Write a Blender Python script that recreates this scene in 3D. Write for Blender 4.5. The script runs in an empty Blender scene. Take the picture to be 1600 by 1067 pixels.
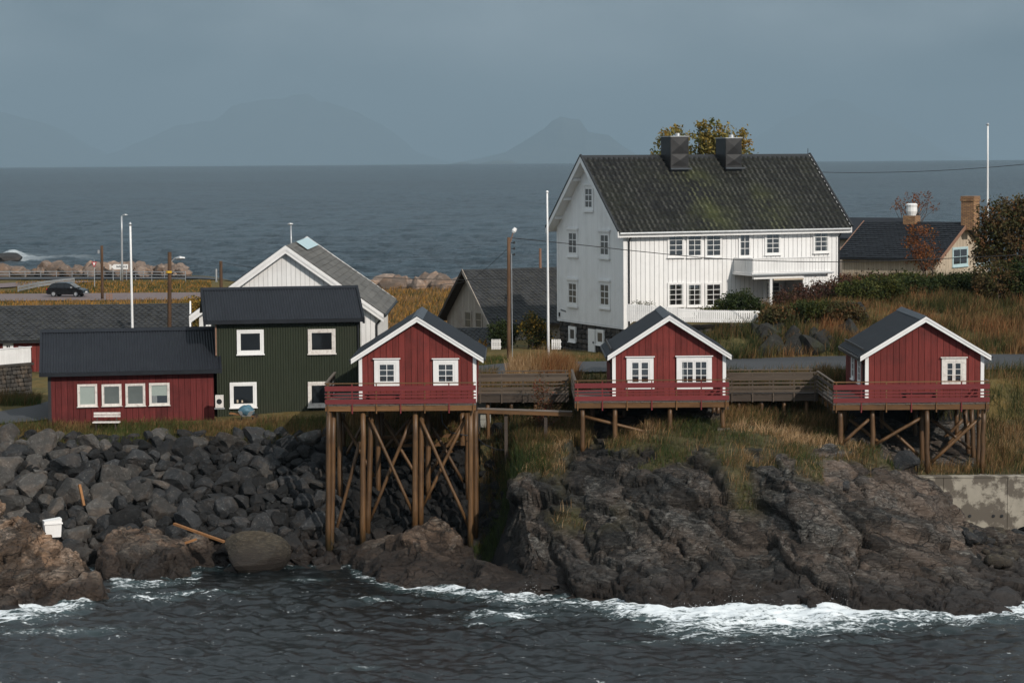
import bpy, math, random
import numpy as np
from mathutils import Vector, Matrix, Euler
random.seed(7); rng = np.random.default_rng(7)
R = math.radians
scn = bpy.context.scene
col = scn.collection

# ------------------------------------------------------------------ camera
F = 3780.0                       # focal length in photograph pixels (1600 wide)
CAM = Vector((0, 0, 19.0))       # camera 19 m above the sea
PITCH = math.atan(282.5 / F)
CR = Euler((math.pi / 2 - PITCH, 0, 0)).to_matrix() @ Matrix.Rotation(R(-0.43), 3, 'Z')
cd = bpy.data.cameras.new('camera'); cam = bpy.data.objects.new('camera', cd); col.objects.link(cam)
cam.matrix_world = Matrix.Translation(CAM) @ CR.to_4x4()
cd.sensor_width = 36; cd.lens = 36 * F / 1600; cd.clip_start = 1; cd.clip_end = 200000
scn.camera = cam

# ------------------------------------------------------------------ sky, sun, exposure
SUN_AZ, SUN_EL = R(34), R(31)    # sun behind the camera, to the right
SKY_OFF = (3.3, 0.0, 0.0)
wd = bpy.data.worlds.new('World'); scn.world = wd; wd.use_nodes = True
nt = wd.node_tree; nt.nodes.clear()
def wn(t, **k):
    n = nt.nodes.new(t)
    for a, b in k.items(): setattr(n, a, b)
    return n
tc = wn('ShaderNodeTexCoord')
sky = wn('ShaderNodeTexSky', sky_type='NISHITA', sun_disc=False, sun_elevation=SUN_EL, sun_rotation=math.pi - SUN_AZ)
sky.altitude = 0; sky.air_density = 1.0; sky.dust_density = 3.0; sky.ozone_density = 2.0
sb = wn('ShaderNodeBackground'); sb.inputs['Strength'].default_value = 0.05
nt.links.new(sky.outputs[0], sb.inputs['Color'])
sep = wn('ShaderNodeSeparateXYZ'); nt.links.new(tc.outputs['Generated'], sep.inputs[0])
# rain cloud: grey blue, three times brighter overhead than at the horizon, like any overcast sky
el = wn('ShaderNodeMapRange'); el.inputs[1].default_value = 0.02; el.inputs[2].default_value = 1.0
el.inputs[3].default_value = 1.0; el.inputs[4].default_value = 3.0
nt.links.new(sep.outputs[2], el.inputs[0])
mp = wn('ShaderNodeMapping'); mp.inputs['Scale'].default_value = (3.6, 3.6, 9.0); mp.inputs['Location'].default_value = SKY_OFF
nt.links.new(tc.outputs['Generated'], mp.inputs[0])
nz = wn('ShaderNodeTexNoise'); nz.inputs['Scale'].default_value = 1.7; nz.inputs['Detail'].default_value = 5; nz.inputs['Roughness'].default_value = .5
nt.links.new(mp.outputs[0], nz.inputs['Vector'])
rp = wn('ShaderNodeValToRGB')
rp.color_ramp.elements[0].position = .33; rp.color_ramp.elements[0].color = (.055, .095, .13, 1)
rp.color_ramp.elements[1].position = .66; rp.color_ramp.elements[1].color = (.36, .42, .465, 1)
nt.links.new(nz.outputs['Fac'], rp.inputs[0])
ov_ = wn('ShaderNodeMix', data_type='RGBA'); ov_.inputs[7].default_value = (.235, .26, .275, 1)
ef = wn('ShaderNodeMapRange'); ef.inputs[1].default_value = .1; ef.inputs[2].default_value = .6; nt.links.new(sep.outputs[2], ef.inputs[0])
nt.links.new(ef.outputs[0], ov_.inputs[0]); nt.links.new(rp.outputs[0], ov_.inputs[6])
cb = wn('ShaderNodeBackground'); nt.links.new(ov_.outputs[2], cb.inputs['Color']); nt.links.new(el.outputs[0], cb.inputs['Strength'])
mx = wn('ShaderNodeMixShader'); mx.inputs[0].default_value = .93
nt.links.new(sb.outputs[0], mx.inputs[1]); nt.links.new(cb.outputs[0], mx.inputs[2])
wo = wn('ShaderNodeOutputWorld'); nt.links.new(mx.outputs[0], wo.inputs['Surface'])
sl = bpy.data.lights.new('sun', 'SUN'); sun = bpy.data.objects.new('sun', sl); col.objects.link(sun)
sl.energy = 3.0; sl.angle = R(.8); sl.color = (1, .925, .83)
sdir = Vector((math.sin(SUN_AZ) * math.cos(SUN_EL), -math.cos(SUN_AZ) * math.cos(SUN_EL), math.sin(SUN_EL)))
sun.rotation_euler = sdir.to_track_quat('Z', 'Y').to_euler()
vs = scn.view_settings; vs.view_transform = 'Standard'; vs.look = 'None'; vs.exposure = .32; vs.gamma = 1; vs.use_curve_mapping = False
scn.cycles.use_denoising = True
scn.cycles.max_bounces = 6; scn.cycles.diffuse_bounces = 3; scn.cycles.glossy_bounces = 3; scn.cycles.transparent_max_bounces = 6
scn.cycles.transmission_bounces = 2; scn.cycles.volume_bounces = 0

# ------------------------------------------------------------------ pixel -> place
def ray(px, py): return CR @ Vector(((px - 800) / F, -(py - 533.5) / F, -1))
def at(px, py, d):               # the point seen at a pixel when it stands d metres away
    v = ray(px, py); return CAM + v * (d / v.y)
def pxy(px, d, z):               # world X of a pixel column at depth d and height z
    return (px - 800) / F * (d * math.cos(PITCH) + (19 - z) * math.sin(PITCH))

# ------------------------------------------------------------------ numpy noise
def _h(i, j, k, s):
    n = (i.astype(np.int64) * 374761393 + j.astype(np.int64) * 668265263 + k.astype(np.int64) * 2147483647 + s * 144665) & 0xFFFFFFFF
    n = ((n ^ (n >> 13)) * 1274126177) & 0xFFFFFFFF
    n = ((n ^ (n >> 16)) * 2246822519) & 0xFFFFFFFF
    return ((n ^ (n >> 15)) & 0xFFFFFF) / float(0xFFFFFF)
def vnoise(p, s=0):
    i = np.floor(p).astype(np.int64); f = p - i; f = f * f * (3 - 2 * f); r = 0
    for a in (0, 1):
        for b in (0, 1):
            for c in (0, 1):
                w = (f[:, 0] if a else 1 - f[:, 0]) * (f[:, 1] if b else 1 - f[:, 1]) * (f[:, 2] if c else 1 - f[:, 2])
                r = r + w * _h(i[:, 0] + a, i[:, 1] + b, i[:, 2] + c, s)
    return r
def fbm(p, o=4, s=0):
    r = 0; A = .5; t = 0
    for k in range(o): r = r + A * vnoise(p * 2 ** k + k * 7.3, s + k); t += A; A *= .5
    return r / t
def voro(p, s=0):                # F1, F2, random triple of the nearest cell and its centre
    i = np.floor(p).astype(np.int64); N = len(p)
    f1 = np.full(N, 9.); f2 = np.full(N, 9.); best = np.zeros((N, 3), np.int64); cen = np.zeros((N, 3))
    for a in (-1, 0, 1):
        for b in (-1, 0, 1):
            for c in (-1, 0, 1):
                q = i + np.array([a, b, c])
                o = np.stack([_h(q[:, 0], q[:, 1], q[:, 2], s + m) for m in (1, 2, 3)], 1)
                ce = q + o; d = np.sqrt(((ce - p) ** 2).sum(1))
                m = d < f1
                f2 = np.where(m, f1, np.minimum(f2, d)); f1 = np.where(m, d, f1)
                best[m] = q[m]; cen[m] = ce[m]
    rnd = np.stack([_h(best[:, 0], best[:, 1], best[:, 2], s + m) for m in (11, 12, 13)], 1)
    return f1, f2, rnd, cen
def sstep(a, b, x): t = np.clip((x - a) / (b - a), 0, 1); return t * t * (3 - 2 * t)

# ------------------------------------------------------------------ materials
def newmat(name):
    m = bpy.data.materials.new(name); m.use_nodes = True; t = m.node_tree
    return m, t, t.nodes['Principled BSDF']
def nd(t, ty, **k):
    n = t.nodes.new(ty)
    for a, b in k.items():
        if a.startswith('i_'): n.inputs[int(a[2:]) if a[2:].isdigit() else a[2:]].default_value = b
        else: setattr(n, a, b)
    return n
def lk(t, a, b): t.links.new(a, b)
def ramp(t, src, stops):
    r = nd(t, 'ShaderNodeValToRGB'); e = r.color_ramp.elements
    while len(e) < len(stops): e.new(.5)
    for q, (p, c) in zip(e, stops): q.position = p; q.color = (*c, 1)
    lk(t, src, r.inputs[0]); return r.outputs[0]
def pos(t, scale=(1, 1, 1), rot=(0, 0, 0)):
    g = nd(t, 'ShaderNodeNewGeometry'); m = nd(t, 'ShaderNodeMapping'); m.inputs['Scale'].default_value = scale; m.inputs['Rotation'].default_value = rot
    lk(t, g.outputs['Position'], m.inputs[0]); return m.outputs[0]
def noise(t, vec, scale, detail=4, rough=.55):
    n = nd(t, 'ShaderNodeTexNoise'); n.inputs['Scale'].default_value = scale; n.inputs['Detail'].default_value = detail; n.inputs['Roughness'].default_value = rough
    lk(t, vec, n.inputs['Vector']); return n.outputs['Fac']
def mixc(t, f, a, b, mode='MIX'):
    m = nd(t, 'ShaderNodeMix', data_type='RGBA', blend_type=mode)
    for s, v in ((m.inputs[0], f), (m.inputs[6], a), (m.inputs[7], b)):
        if hasattr(v, 'is_linked') or hasattr(v, 'links'): lk(t, v, s)
        else: s.default_value = v if isinstance(v, (int, float)) else (*v, 1)
    return m.outputs[2]
def math_(t, op, a, b=None, c=None):
    m = nd(t, 'ShaderNodeMath', operation=op)
    for s, v in zip(m.inputs, (a, b, c)):
        if v is None: continue
        if isinstance(v, (int, float)): s.default_value = v
        else: lk(t, v, s)
    return m.outputs[0]
def bump(t, b, h, strength=.4, dist=.03):
    n = nd(t, 'ShaderNodeBump'); n.inputs['Strength'].default_value = strength; n.inputs['Distance'].default_value = dist
    lk(t, h, n.inputs['Height']); lk(t, n.outputs[0], b.inputs['Normal'])
def sc(c, k): return tuple(min(1, v * k) for v in c)
def pm(name, c, var=.25, scale=3., stretch=(1, 1, 1), rough=.7, bmp=.3, dist=.01, rand=.2, dirt=None, dirt_amt=.5, dscale=.7, metal=0, spec=.5, dlo=.5, dhi=.72, tide=False):
    """painted or weathered surface: base colour, grain along STRETCH, per-piece variation, dirt patches"""
    m, t, b = newmat(name)
    v = pos(t, stretch); n = noise(t, v, scale, 6, .6)
    cc = ramp(t, n, [(.3, sc(c, 1 - var)), (.7, sc(c, 1 + var))])
    if dirt:
        d = noise(t, pos(t), dscale, 6, .65)
        f = nd(t, 'ShaderNodeMapRange'); f.inputs[1].default_value = dlo; f.inputs[2].default_value = dhi; f.inputs[4].default_value = dirt_amt; lk(t, d, f.inputs[0])
        cc = mixc(t, f.outputs[0], cc, dirt)
    if rand:
        o = nd(t, 'ShaderNodeObjectInfo'); h = nd(t, 'ShaderNodeMapRange'); h.inputs[3].default_value = 1 - rand; h.inputs[4].default_value = 1 + rand
        lk(t, o.outputs['Random'], h.inputs[0])
        cc = mixc(t, 1.0, cc, h.outputs[0], 'MULTIPLY')
    if tide:     # algae and wet timber up to the tide mark
        g = nd(t, 'ShaderNodeNewGeometry'); s_ = nd(t, 'ShaderNodeSeparateXYZ'); lk(t, g.outputs['Position'], s_.inputs[0]); f_ = nd(t, 'ShaderNodeMapRange'); f_.inputs[1].default_value = .9; f_.inputs[2].default_value = 2.0; f_.inputs[3].default_value = .85; f_.inputs[4].default_value = 0
        lk(t, math_(t, 'ADD', s_.outputs[2], math_(t, 'MULTIPLY', n, .8)), f_.inputs[0]); cc = mixc(t, f_.outputs[0], cc, (.02, .022, .01))
    lk(t, cc, b.inputs['Base Color'])
    b.inputs['Roughness'].default_value = rough; b.inputs['Metallic'].default_value = metal; b.inputs['Specular IOR Level'].default_value = spec
    if bmp: bump(t, b, n, bmp, dist)
    return m
GV = (9, 9, .5); GH = (.5, 9, 9)    # grain upright / lying
M = {}
M['red'] = pm('red_paint', (.15, .027, .023), .22, 2.5, GV, .75, .35, rand=.2, dirt=(.07, .018, .016), dirt_amt=.6, dscale=.9, spec=.25)
M['red_b'] = pm('old_red_paint', (.115, .022, .021), .28, 2.5, GV, .8, .4, rand=.2, dirt=(.05, .014, .014), dirt_amt=.6, dscale=.9, spec=.2)
M['redrail'] = pm('red_rail_paint', (.15, .024, .026), .18, 2.5, GH, .65, .3, rand=.12, spec=.3)
M['redback'] = pm('red_backing', (.035, .008, .008), .2, 3, GV, .9, 0, rand=0, spec=.1)
M['white'] = pm('white_paint', (.76, .75, .74), .05, 2.5, GV, .55, .2, rand=.04, dirt=(.5, .48, .46), dirt_amt=.3, dscale=.9)
M['whiteold'] = pm('peeling_white_paint', (.66, .62, .58), .12, 4, GV, .75, .5, rand=.05, dirt=(.3, .22, .2), dirt_amt=.6, dscale=6.)
M['whiteback'] = pm('white_backing', (.3, .3, .3), .1, 3, GV, .9, 0, rand=0)
M['cream'] = pm('cream_boards', (.46, .38, .29), .1, 2.5, GV, .8, .3, rand=.08, dirt=(.3, .24, .17), dirt_amt=.4)
M['creamback'] = pm('cream_backing', (.16, .13, .1), .1, 3, GV, .9, 0, rand=0)
M['tan'] = pm('weathered_tan_boards', (.36, .31, .26), .15, 2.5, GV, .85, .4, rand=.1, dirt=(.22, .16, .13), dirt_amt=.6)
M['green'] = pm('green_sheet', (.027, .033, .021), .12, 1.5, GV, .6, .1, rand=0, spec=.2, dirt=(.036, .036, .026), dirt_amt=.4, dscale=.4)
M['roof'] = pm('dark_roof_sheet', (.014, .016, .021), .15, 1.2, (3, 1, 1), .6, .15, rand=0, spec=.2, dirt=(.021, .024, .029), dirt_amt=.5, dscale=.5)
M['roofb'] = pm('black_roof_felt', (.013, .0155, .02), .15, 2, (1, 1, 1), .7, .2, rand=.1, spec=.2, dirt=(.022, .026, .032), dirt_amt=.35, dscale=1.)
M['ridge'] = pm('ridge_cap', (.04, .048, .058), .15, 2, (1, 1, 1), .55, .1, rand=.1)
M['black'] = pm('black_metal', (.012, .013, .015), .2, 3, (1, 1, 1), .5, .05, rand=.1)
M['pole'] = pm('brown_pole_wood', (.1, .055, .03), .35, 2.5, GV, .8, .5, rand=.25, dirt=(.05, .03, .02), dirt_amt=.6, dscale=.8, spec=.3)
M['stilt'] = pm('stilt_wood', (.1, .052, .021), .4, 2.2, (7, 7, .5), .5, .5, rand=.3, dirt=(.04, .022, .012), dirt_amt=.8, dscale=.8, spec=.45, tide=True)
M['beam'] = pm('beam_wood', (.14, .07, .028), .3, 2.2, GH, .75, .4, rand=.25, dirt=(.06, .04, .025), dirt_amt=.6, spec=.3)
M['deck'] = pm('grey_deck_wood', (.13, .108, .092), .3, 2.5, GH, .85, .4, rand=.25, dirt=(.08, .06, .045), dirt_amt=.5)
M['walk'] = pm('brown_grey_wood', (.045, .033, .025), .3, 2.5, GH, .85, .4, rand=.25, dirt=(.035, .027, .02), dirt_amt=.6)
M['concrete'] = pm('stained_concrete', (.3, .27, .22), .15, 1.5, (1, 1, 1), .9, .4, .02, rand=.05, dirt=(.085, .07, .055), dirt_amt=.9, dscale=1.1, dlo=.46, dhi=.54)
M['asphalt'] = pm('asphalt', (.034, .036, .04), .2, 6, (1, 1, 1), .75, .3, rand=0, dirt=(.035, .036, .04), dirt_amt=.5, dscale=.3)
M['pinkasphalt'] = pm('pink_asphalt', (.15, .11, .105), .15, 2, (1, 1, 1), .85, .2, rand=0, dirt=(.1, .08, .075), dirt_amt=.4, dscale=.1)
M['stone'] = pm('wall_stone', (.045, .04, .035), .45, 3, (1, 1, 1), .85, .6, .03, rand=.5, dirt=(.13, .085, .05), dirt_amt=.5, dscale=1.2)
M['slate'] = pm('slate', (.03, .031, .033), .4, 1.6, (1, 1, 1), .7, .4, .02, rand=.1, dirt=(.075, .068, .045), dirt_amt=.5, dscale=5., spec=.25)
M['slatelit'] = pm('sunny_slate', (.12, .112, .1), .4, 1.6, (1, 1, 1), .75, .4, .02, rand=.1, dirt=(.06, .055, .05), dirt_amt=.6, dscale=2.)  # lit copy of the slate for the sunward slope, sunshine in its colour
M['galv'] = pm('galvanised_steel', (.45, .46, .47), .12, 4, (1, 1, 1), .45, .1, rand=.1, metal=.6)
M['chimney'] = pm('chimney_sheet', (.021, .0205, .021), .25, 2.5, (1, 1, 1), .45, .3, .02, rand=.1, metal=.2, dirt=(.042, .037, .036), dirt_amt=.5, dscale=1.5)
M['cabinet'] = pm('grey_cabinet', (.3, .3, .27), .06, 2, (1, 1, 1), .6, 0, rand=0, dirt=(.2, .2, .17), dirt_amt=.4)
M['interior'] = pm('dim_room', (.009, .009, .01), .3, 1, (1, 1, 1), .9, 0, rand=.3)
M['blind'] = pm('pale_blind', (.46, .52, .46), .04, 1, (1, 1, 1), .8, 0, rand=.05)
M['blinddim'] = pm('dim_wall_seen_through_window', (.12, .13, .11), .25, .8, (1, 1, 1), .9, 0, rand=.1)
M['curtain'] = pm('curtain', (.28, .29, .28), .25, 14, (6, 1, .2), .9, 0, rand=.1)
M['bark'] = pm('bark', (.07, .05, .04), .4, 5, GV, .9, .6, rand=.2)
M['tyre'] = pm('rubber', (.012, .012, .012), .2, 5, (1, 1, 1), .8, 0, rand=0)
M['carpaint'] = pm('black_car_paint', (.006, .007, .009), .1, 1, (1, 1, 1), .18, 0, rand=0)
M['blue'] = pm('blue_tarp', (.06, .14, .19), .3, 6, (1, 1, 1), .6, .5, .04, rand=0)
M['teal'] = pm('teal_lid', (.12, .26, .28), .1, 3, (1, 1, 1), .6, 0, rand=0)
M['redsign'] = pm('red_sign_paint', (.4, .02, .03), .05, 2, (1, 1, 1), .5, 0, rand=0)
M['yellow'] = pm('yellow_band', (.6, .35, .02), .1, 3, (1, 1, 1), .6, 0, rand=0)
M['copper'] = pm('weathered_rake_board', (.22, .12, .08), .3, 3, GH, .8, .3, rand=.1)
M['driftwood'] = pm('driftwood', (.22, .1, .035), .3, 3, (1, 1, 1), .8, .4, rand=.15)
M['wire'] = pm('wire', (.012, .012, .013), .1, 1, (1, 1, 1), .7, 0, rand=0)
M['paleblue'] = pm('pale_blue_window_paint', (.42, .55, .58), .06, 2, (1, 1, 1), .6, 0, rand=0)
def glassmat(name, c=(.012, .014, .016), rough=.06):
    m, t, b = newmat(name); b.inputs['Base Color'].default_value = (*c, 1); b.inputs['Roughness'].default_value = rough
    n = noise(t, pos(t), 1.2, 2); bump(t, b, n, .12, .02); return m
M['glass'] = glassmat('window_glass'); M['glassb'] = glassmat('pale_window_glass', (.11, .1, .09), .12)  # paler panes: lighter rooms and bright reflections put into the glass colour
def clearglass():
    m, t, b = newmat('clear_pane'); t.nodes.remove(b)
    tr = nd(t, 'ShaderNodeBsdfTransparent'); gl = nd(t, 'ShaderNodeBsdfGlossy'); gl.inputs['Roughness'].default_value = .05
    mxs = nd(t, 'ShaderNodeMixShader'); mxs.inputs[0].default_value = .14
    lk(t, tr.outputs[0], mxs.inputs[1]); lk(t, gl.outputs[0], mxs.inputs[2]); lk(t, mxs.outputs[0], t.nodes['Material Output'].inputs[0]); return m
M['clear'] = clearglass()
def emis(name, c, s):
    m, t, b = newmat(name); b.inputs['Emission Color'].default_value = (*c, 1); b.inputs['Emission Strength'].default_value = s; b.inputs['Base Color'].default_value = (*c, 1); return m
M['bulb'] = emis('lit_bulb', (1, .6, .2), 6)
def leafmat(name):
    m, t, b = newmat(name); a = nd(t, 'ShaderNodeVertexColor', layer_name='Col'); lk(t, a.outputs[0], b.inputs['Base Color'])
    b.inputs['Roughness'].default_value = .75; b.inputs['Specular IOR Level'].default_value = .2
    tr = nd(t, 'ShaderNodeBsdfTranslucent'); lk(t, a.outputs[0], tr.inputs[0]); ms = nd(t, 'ShaderNodeMixShader'); ms.inputs[0].default_value = .3
    lk(t, b.outputs[0], ms.inputs[1]); lk(t, tr.outputs[0], ms.inputs[2]); lk(t, ms.outputs[0], t.nodes['Material Output'].inputs[0]); return m
M['leaf'] = leafmat('leaf'); M['blade'] = leafmat('grass_blade')
def brickmat():
    m, t, b = newmat('yellow_brick'); v = pos(t, (1, 1, 1), (R(90), 0, 0)); br = nd(t, 'ShaderNodeTexBrick')
    br.inputs['Color1'].default_value = (.4, .22, .1, 1); br.inputs['Color2'].default_value = (.22, .11, .055, 1); br.inputs['Mortar'].default_value = (.09, .07, .055, 1)
    br.inputs['Scale'].default_value = 1; br.inputs['Brick Width'].default_value = .23; br.inputs['Row Height'].default_value = .09; br.inputs['Mortar Size'].default_value = .012
    lk(t, v, br.inputs['Vector']); lk(t, br.outputs[0], b.inputs['Base Color']); b.inputs['Roughness'].default_value = .85; bump(t, b, br.outputs['Fac'], -.5, .01); return m
M['brick'] = brickmat()
def rockmat(name, dark, light, warm, warm_amt, tide=True, soil=False, rand=.0, lichen=.5, facets=False):
    m, t, b = newmat(name); P = pos(t)
    if rand:     # loose stones: grain follows each stone, faces stay plain
        tx = nd(t, 'ShaderNodeTexCoord').outputs['Object']; n1 = noise(t, tx, .9, 6, .6); n2 = noise(t, tx, 3.0, 8, .65)
        c = ramp(t, n2, [(.3, sc(dark, .75)), (.55, dark), (.75, light)])
    else:
        n1 = noise(t, P, .55, 8, .62); n2 = noise(t, pos(t, (.6, .8, 2.4), (0, R(-28), 0)), 5.5, 10, .75)
        c = ramp(t, n2, [(.34, sc(dark, .4)), (.5, dark), (.64, light), (.74, sc(light, 1.35))])
    w = nd(t, 'ShaderNodeMapRange'); w.inputs[1].default_value = .47; w.inputs[2].default_value = .68; w.inputs[4].default_value = warm_amt; lk(t, n1, w.inputs[0])
    c = mixc(t, w.outputs[0], c, mixc(t, n2, sc(warm, .5), sc(warm, 1.3)))
    if lichen:
        l = nd(t, 'ShaderNodeMapRange'); l.inputs[1].default_value = .6; l.inputs[2].default_value = .7; l.inputs[4].default_value = lichen; lk(t, noise(t, P, 9, 5, .7), l.inputs[0])
        c = mixc(t, l.outputs[0], c, (.26, .26, .24))
    if facets:   # each block of the broken rock has its own tone
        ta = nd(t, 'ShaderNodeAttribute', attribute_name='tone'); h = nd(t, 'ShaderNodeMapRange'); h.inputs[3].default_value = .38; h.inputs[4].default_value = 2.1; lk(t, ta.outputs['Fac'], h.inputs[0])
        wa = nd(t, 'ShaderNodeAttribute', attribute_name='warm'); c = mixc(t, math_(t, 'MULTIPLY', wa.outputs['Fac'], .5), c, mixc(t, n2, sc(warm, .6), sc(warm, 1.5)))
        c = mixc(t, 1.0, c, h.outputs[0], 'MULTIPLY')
        cv = nd(t, 'ShaderNodeMapping'); cv.inputs['Scale'].default_value = (.42, .8, 1.5); cv.inputs['Rotation'].default_value = (0, R(-27), 0)
        wob = nd(t, 'ShaderNodeTexNoise'); wob.inputs['Scale'].default_value = 1.6; wob.inputs['Detail'].default_value = 5; lk(t, P, wob.inputs['Vector'])
        wv_ = nd(t, 'ShaderNodeVectorMath', operation='MULTIPLY_ADD'); wv_.inputs[1].default_value = (.9, .9, .9); lk(t, wob.outputs['Color'], wv_.inputs[0]); lk(t, P, wv_.inputs[2]); lk(t, wv_.outputs[0], cv.inputs[0])
        crack = None
        for sc_, wd_ in ((.75, .018), (2.3, .03)):
            vo = nd(t, 'ShaderNodeTexVoronoi', feature='DISTANCE_TO_EDGE'); vo.inputs['Scale'].default_value = sc_; lk(t, cv.outputs[0], vo.inputs['Vector'])
            cr_ = nd(t, 'ShaderNodeMapRange'); cr_.inputs[1].default_value = 0; cr_.inputs[2].default_value = wd_; cr_.inputs[3].default_value = 1; cr_.inputs[4].default_value = 0; lk(t, vo.outputs['Distance'], cr_.inputs[0])
            crack = cr_.outputs[0] if crack is None else math_(t, 'MAXIMUM', crack, math_(t, 'MULTIPLY', cr_.outputs[0], .7))
        c = mixc(t, math_(t, 'MULTIPLY', crack, .85), c, (.006, .006, .006))
        og = nd(t, 'ShaderNodeMapRange'); og.inputs[1].default_value = .66; og.inputs[2].default_value = .72; og.inputs[4].default_value = .6; lk(t, noise(t, P, 1.7, 6, .75), og.inputs[0])
        c = mixc(t, og.outputs[0], c, (.16, .085, .02))
    if soil:
        a = nd(t, 'ShaderNodeAttribute', attribute_name='soil')
        c = mixc(t, a.outputs['Fac'], c, ramp(t, noise(t, P, 2.5, 6), [(.3, (.035, .04, .015)), (.55, (.09, .075, .03)), (.75, (.06, .05, .035))]))
    if rand:
        o = nd(t, 'ShaderNodeObjectInfo'); h = nd(t, 'ShaderNodeMapRange'); h.inputs[3].default_value = 1 - rand; h.inputs[4].default_value = 1 + rand; lk(t, o.outputs['Random'], h.inputs[0])
        c = mixc(t, 1.0, c, h.outputs[0], 'MULTIPLY')
    rg = .82
    if tide:   # black seaweed and algae belt between the tide marks
        g = nd(t, 'ShaderNodeNewGeometry'); s = nd(t, 'ShaderNodeSeparateXYZ'); lk(t, g.outputs['Position'], s.inputs[0])
        zz = math_(t, 'ADD', s.outputs[2], math_(t, 'MULTIPLY', math_(t, 'SUBTRACT', n1, .5), -2.2))
        f = nd(t, 'ShaderNodeMapRange'); f.inputs[1].default_value = .55; f.inputs[2].default_value = 1.5; f.inputs[3].default_value = .88; f.inputs[4].default_value = 0; lk(t, zz, f.inputs[0])
        c = mixc(t, f.outputs[0], c, mixc(t, n2, (.006, .006, .006), (.034, .024, .019)))
        r = nd(t, 'ShaderNodeMapRange'); r.inputs[3].default_value = .82; r.inputs[4].default_value = .42; lk(t, f.outputs[0], r.inputs[0]); lk(t, r.outputs[0], b.inputs['Roughness'])
    else: b.inputs['Roughness'].default_value = rg
    lk(t, c, b.inputs['Base Color']); b.inputs['Specular IOR Level'].default_value = .3
    hh = math_(t, 'ADD', n2, math_(t, 'MULTIPLY', noise(t, P, 14, 6, .7), .5))
    if facets: hh = math_(t, 'SUBTRACT', hh, math_(t, 'MULTIPLY', crack, .7))
    bump(t, b, hh, .9, .13)
    return m
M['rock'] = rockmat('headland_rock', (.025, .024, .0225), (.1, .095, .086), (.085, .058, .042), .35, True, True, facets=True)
M['rockwarm'] = rockmat('warm_shore_rock', (.13, .104, .084), (.34, .265, .21), (.26, .14, .07), .6, facets=True)
M['rockmid'] = rockmat('tidal_rock', (.06, .05, .042), (.165, .137, .108), (.13, .075, .045), .45, facets=True)
M['boulder'] = rockmat('embankment_boulder', (.021, .022, .0235), (.062, .063, .065), (.06, .043, .031), .35, True, False, .68, .4)
M['rockround'] = rockmat('rounded_shore_rock', (.05, .042, .031), (.11, .092, .066), (.08, .055, .03), .4)
M['rail'] = pm('weathered_rail_wood', (.08, .06, .044), .3, 2.5, GH, .85, .4, rand=.3, dirt=(.06, .045, .034), dirt_amt=.6)
M['boulderpale'] = rockmat('pale_embankment_boulder', (.06, .056, .052), (.15, .143, .135), (.12, .085, .062), .5, True, False, .4, .5)
M['pinkrock'] = rockmat('pink_breakwater_rock', (.2, .15, .12), (.42, .32, .26), (.34, .2, .12), .7, False, False, .35, .2)
M['darkrock'] = rockmat('mossy_rock_face', (.02, .019, .017), (.055, .052, .046), (.035, .04, .015), .6, False, False, .2, .3)

# ------------------------------------------------------------------ mesh helpers
def link(o, parent=None):
    col.objects.link(o); o.parent = parent; return o
def tag(o, label=None, cat=None, group=None, kind=None):
    for k, v in (('label', label), ('category', cat), ('group', group), ('kind', kind)):
        if v: o[k] = v
    return o
def empty(name, loc, rz=0, label=None, cat=None, group=None):
    o = bpy.data.objects.new(name, None); col.objects.link(o); o.location = loc; o.rotation_euler = (0, 0, rz); o.empty_display_size = .3
    return tag(o, label, cat, group)
def mesh_np(name, V, Fc, mat, parent=None, smooth=False, colr=None, attrs=None):
    me = bpy.data.meshes.new(name); V = np.asarray(V, np.float32)
    if isinstance(Fc, np.ndarray):
        n, k = Fc.shape
        me.vertices.add(len(V)); me.vertices.foreach_set('co', V.ravel())
        me.loops.add(n * k); me.loops.foreach_set('vertex_index', Fc.astype(np.int32).ravel())
        me.polygons.add(n); me.polygons.foreach_set('loop_start', np.arange(0, n * k, k, dtype=np.int32))
        me.update(calc_edges=True)
    else: me.from_pydata(V.tolist(), [], Fc); me.update()
    if smooth: me.polygons.foreach_set('use_smooth', np.ones(len(me.polygons), bool))
    if colr is not None:
        a = me.color_attributes.new('Col', 'FLOAT_COLOR', 'POINT'); c = np.ones((len(V), 4), np.float32); c[:, :3] = colr; a.data.foreach_set('color', c.ravel())
    for k, v in (attrs or {}).items():
        a = me.attributes.new(k, 'FLOAT', 'POINT'); a.data.foreach_set('value', np.asarray(v, np.float32))
    me.materials.append(mat if not isinstance(mat, str) else M[mat])
    return link(bpy.data.objects.new(name, me), parent)
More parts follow.
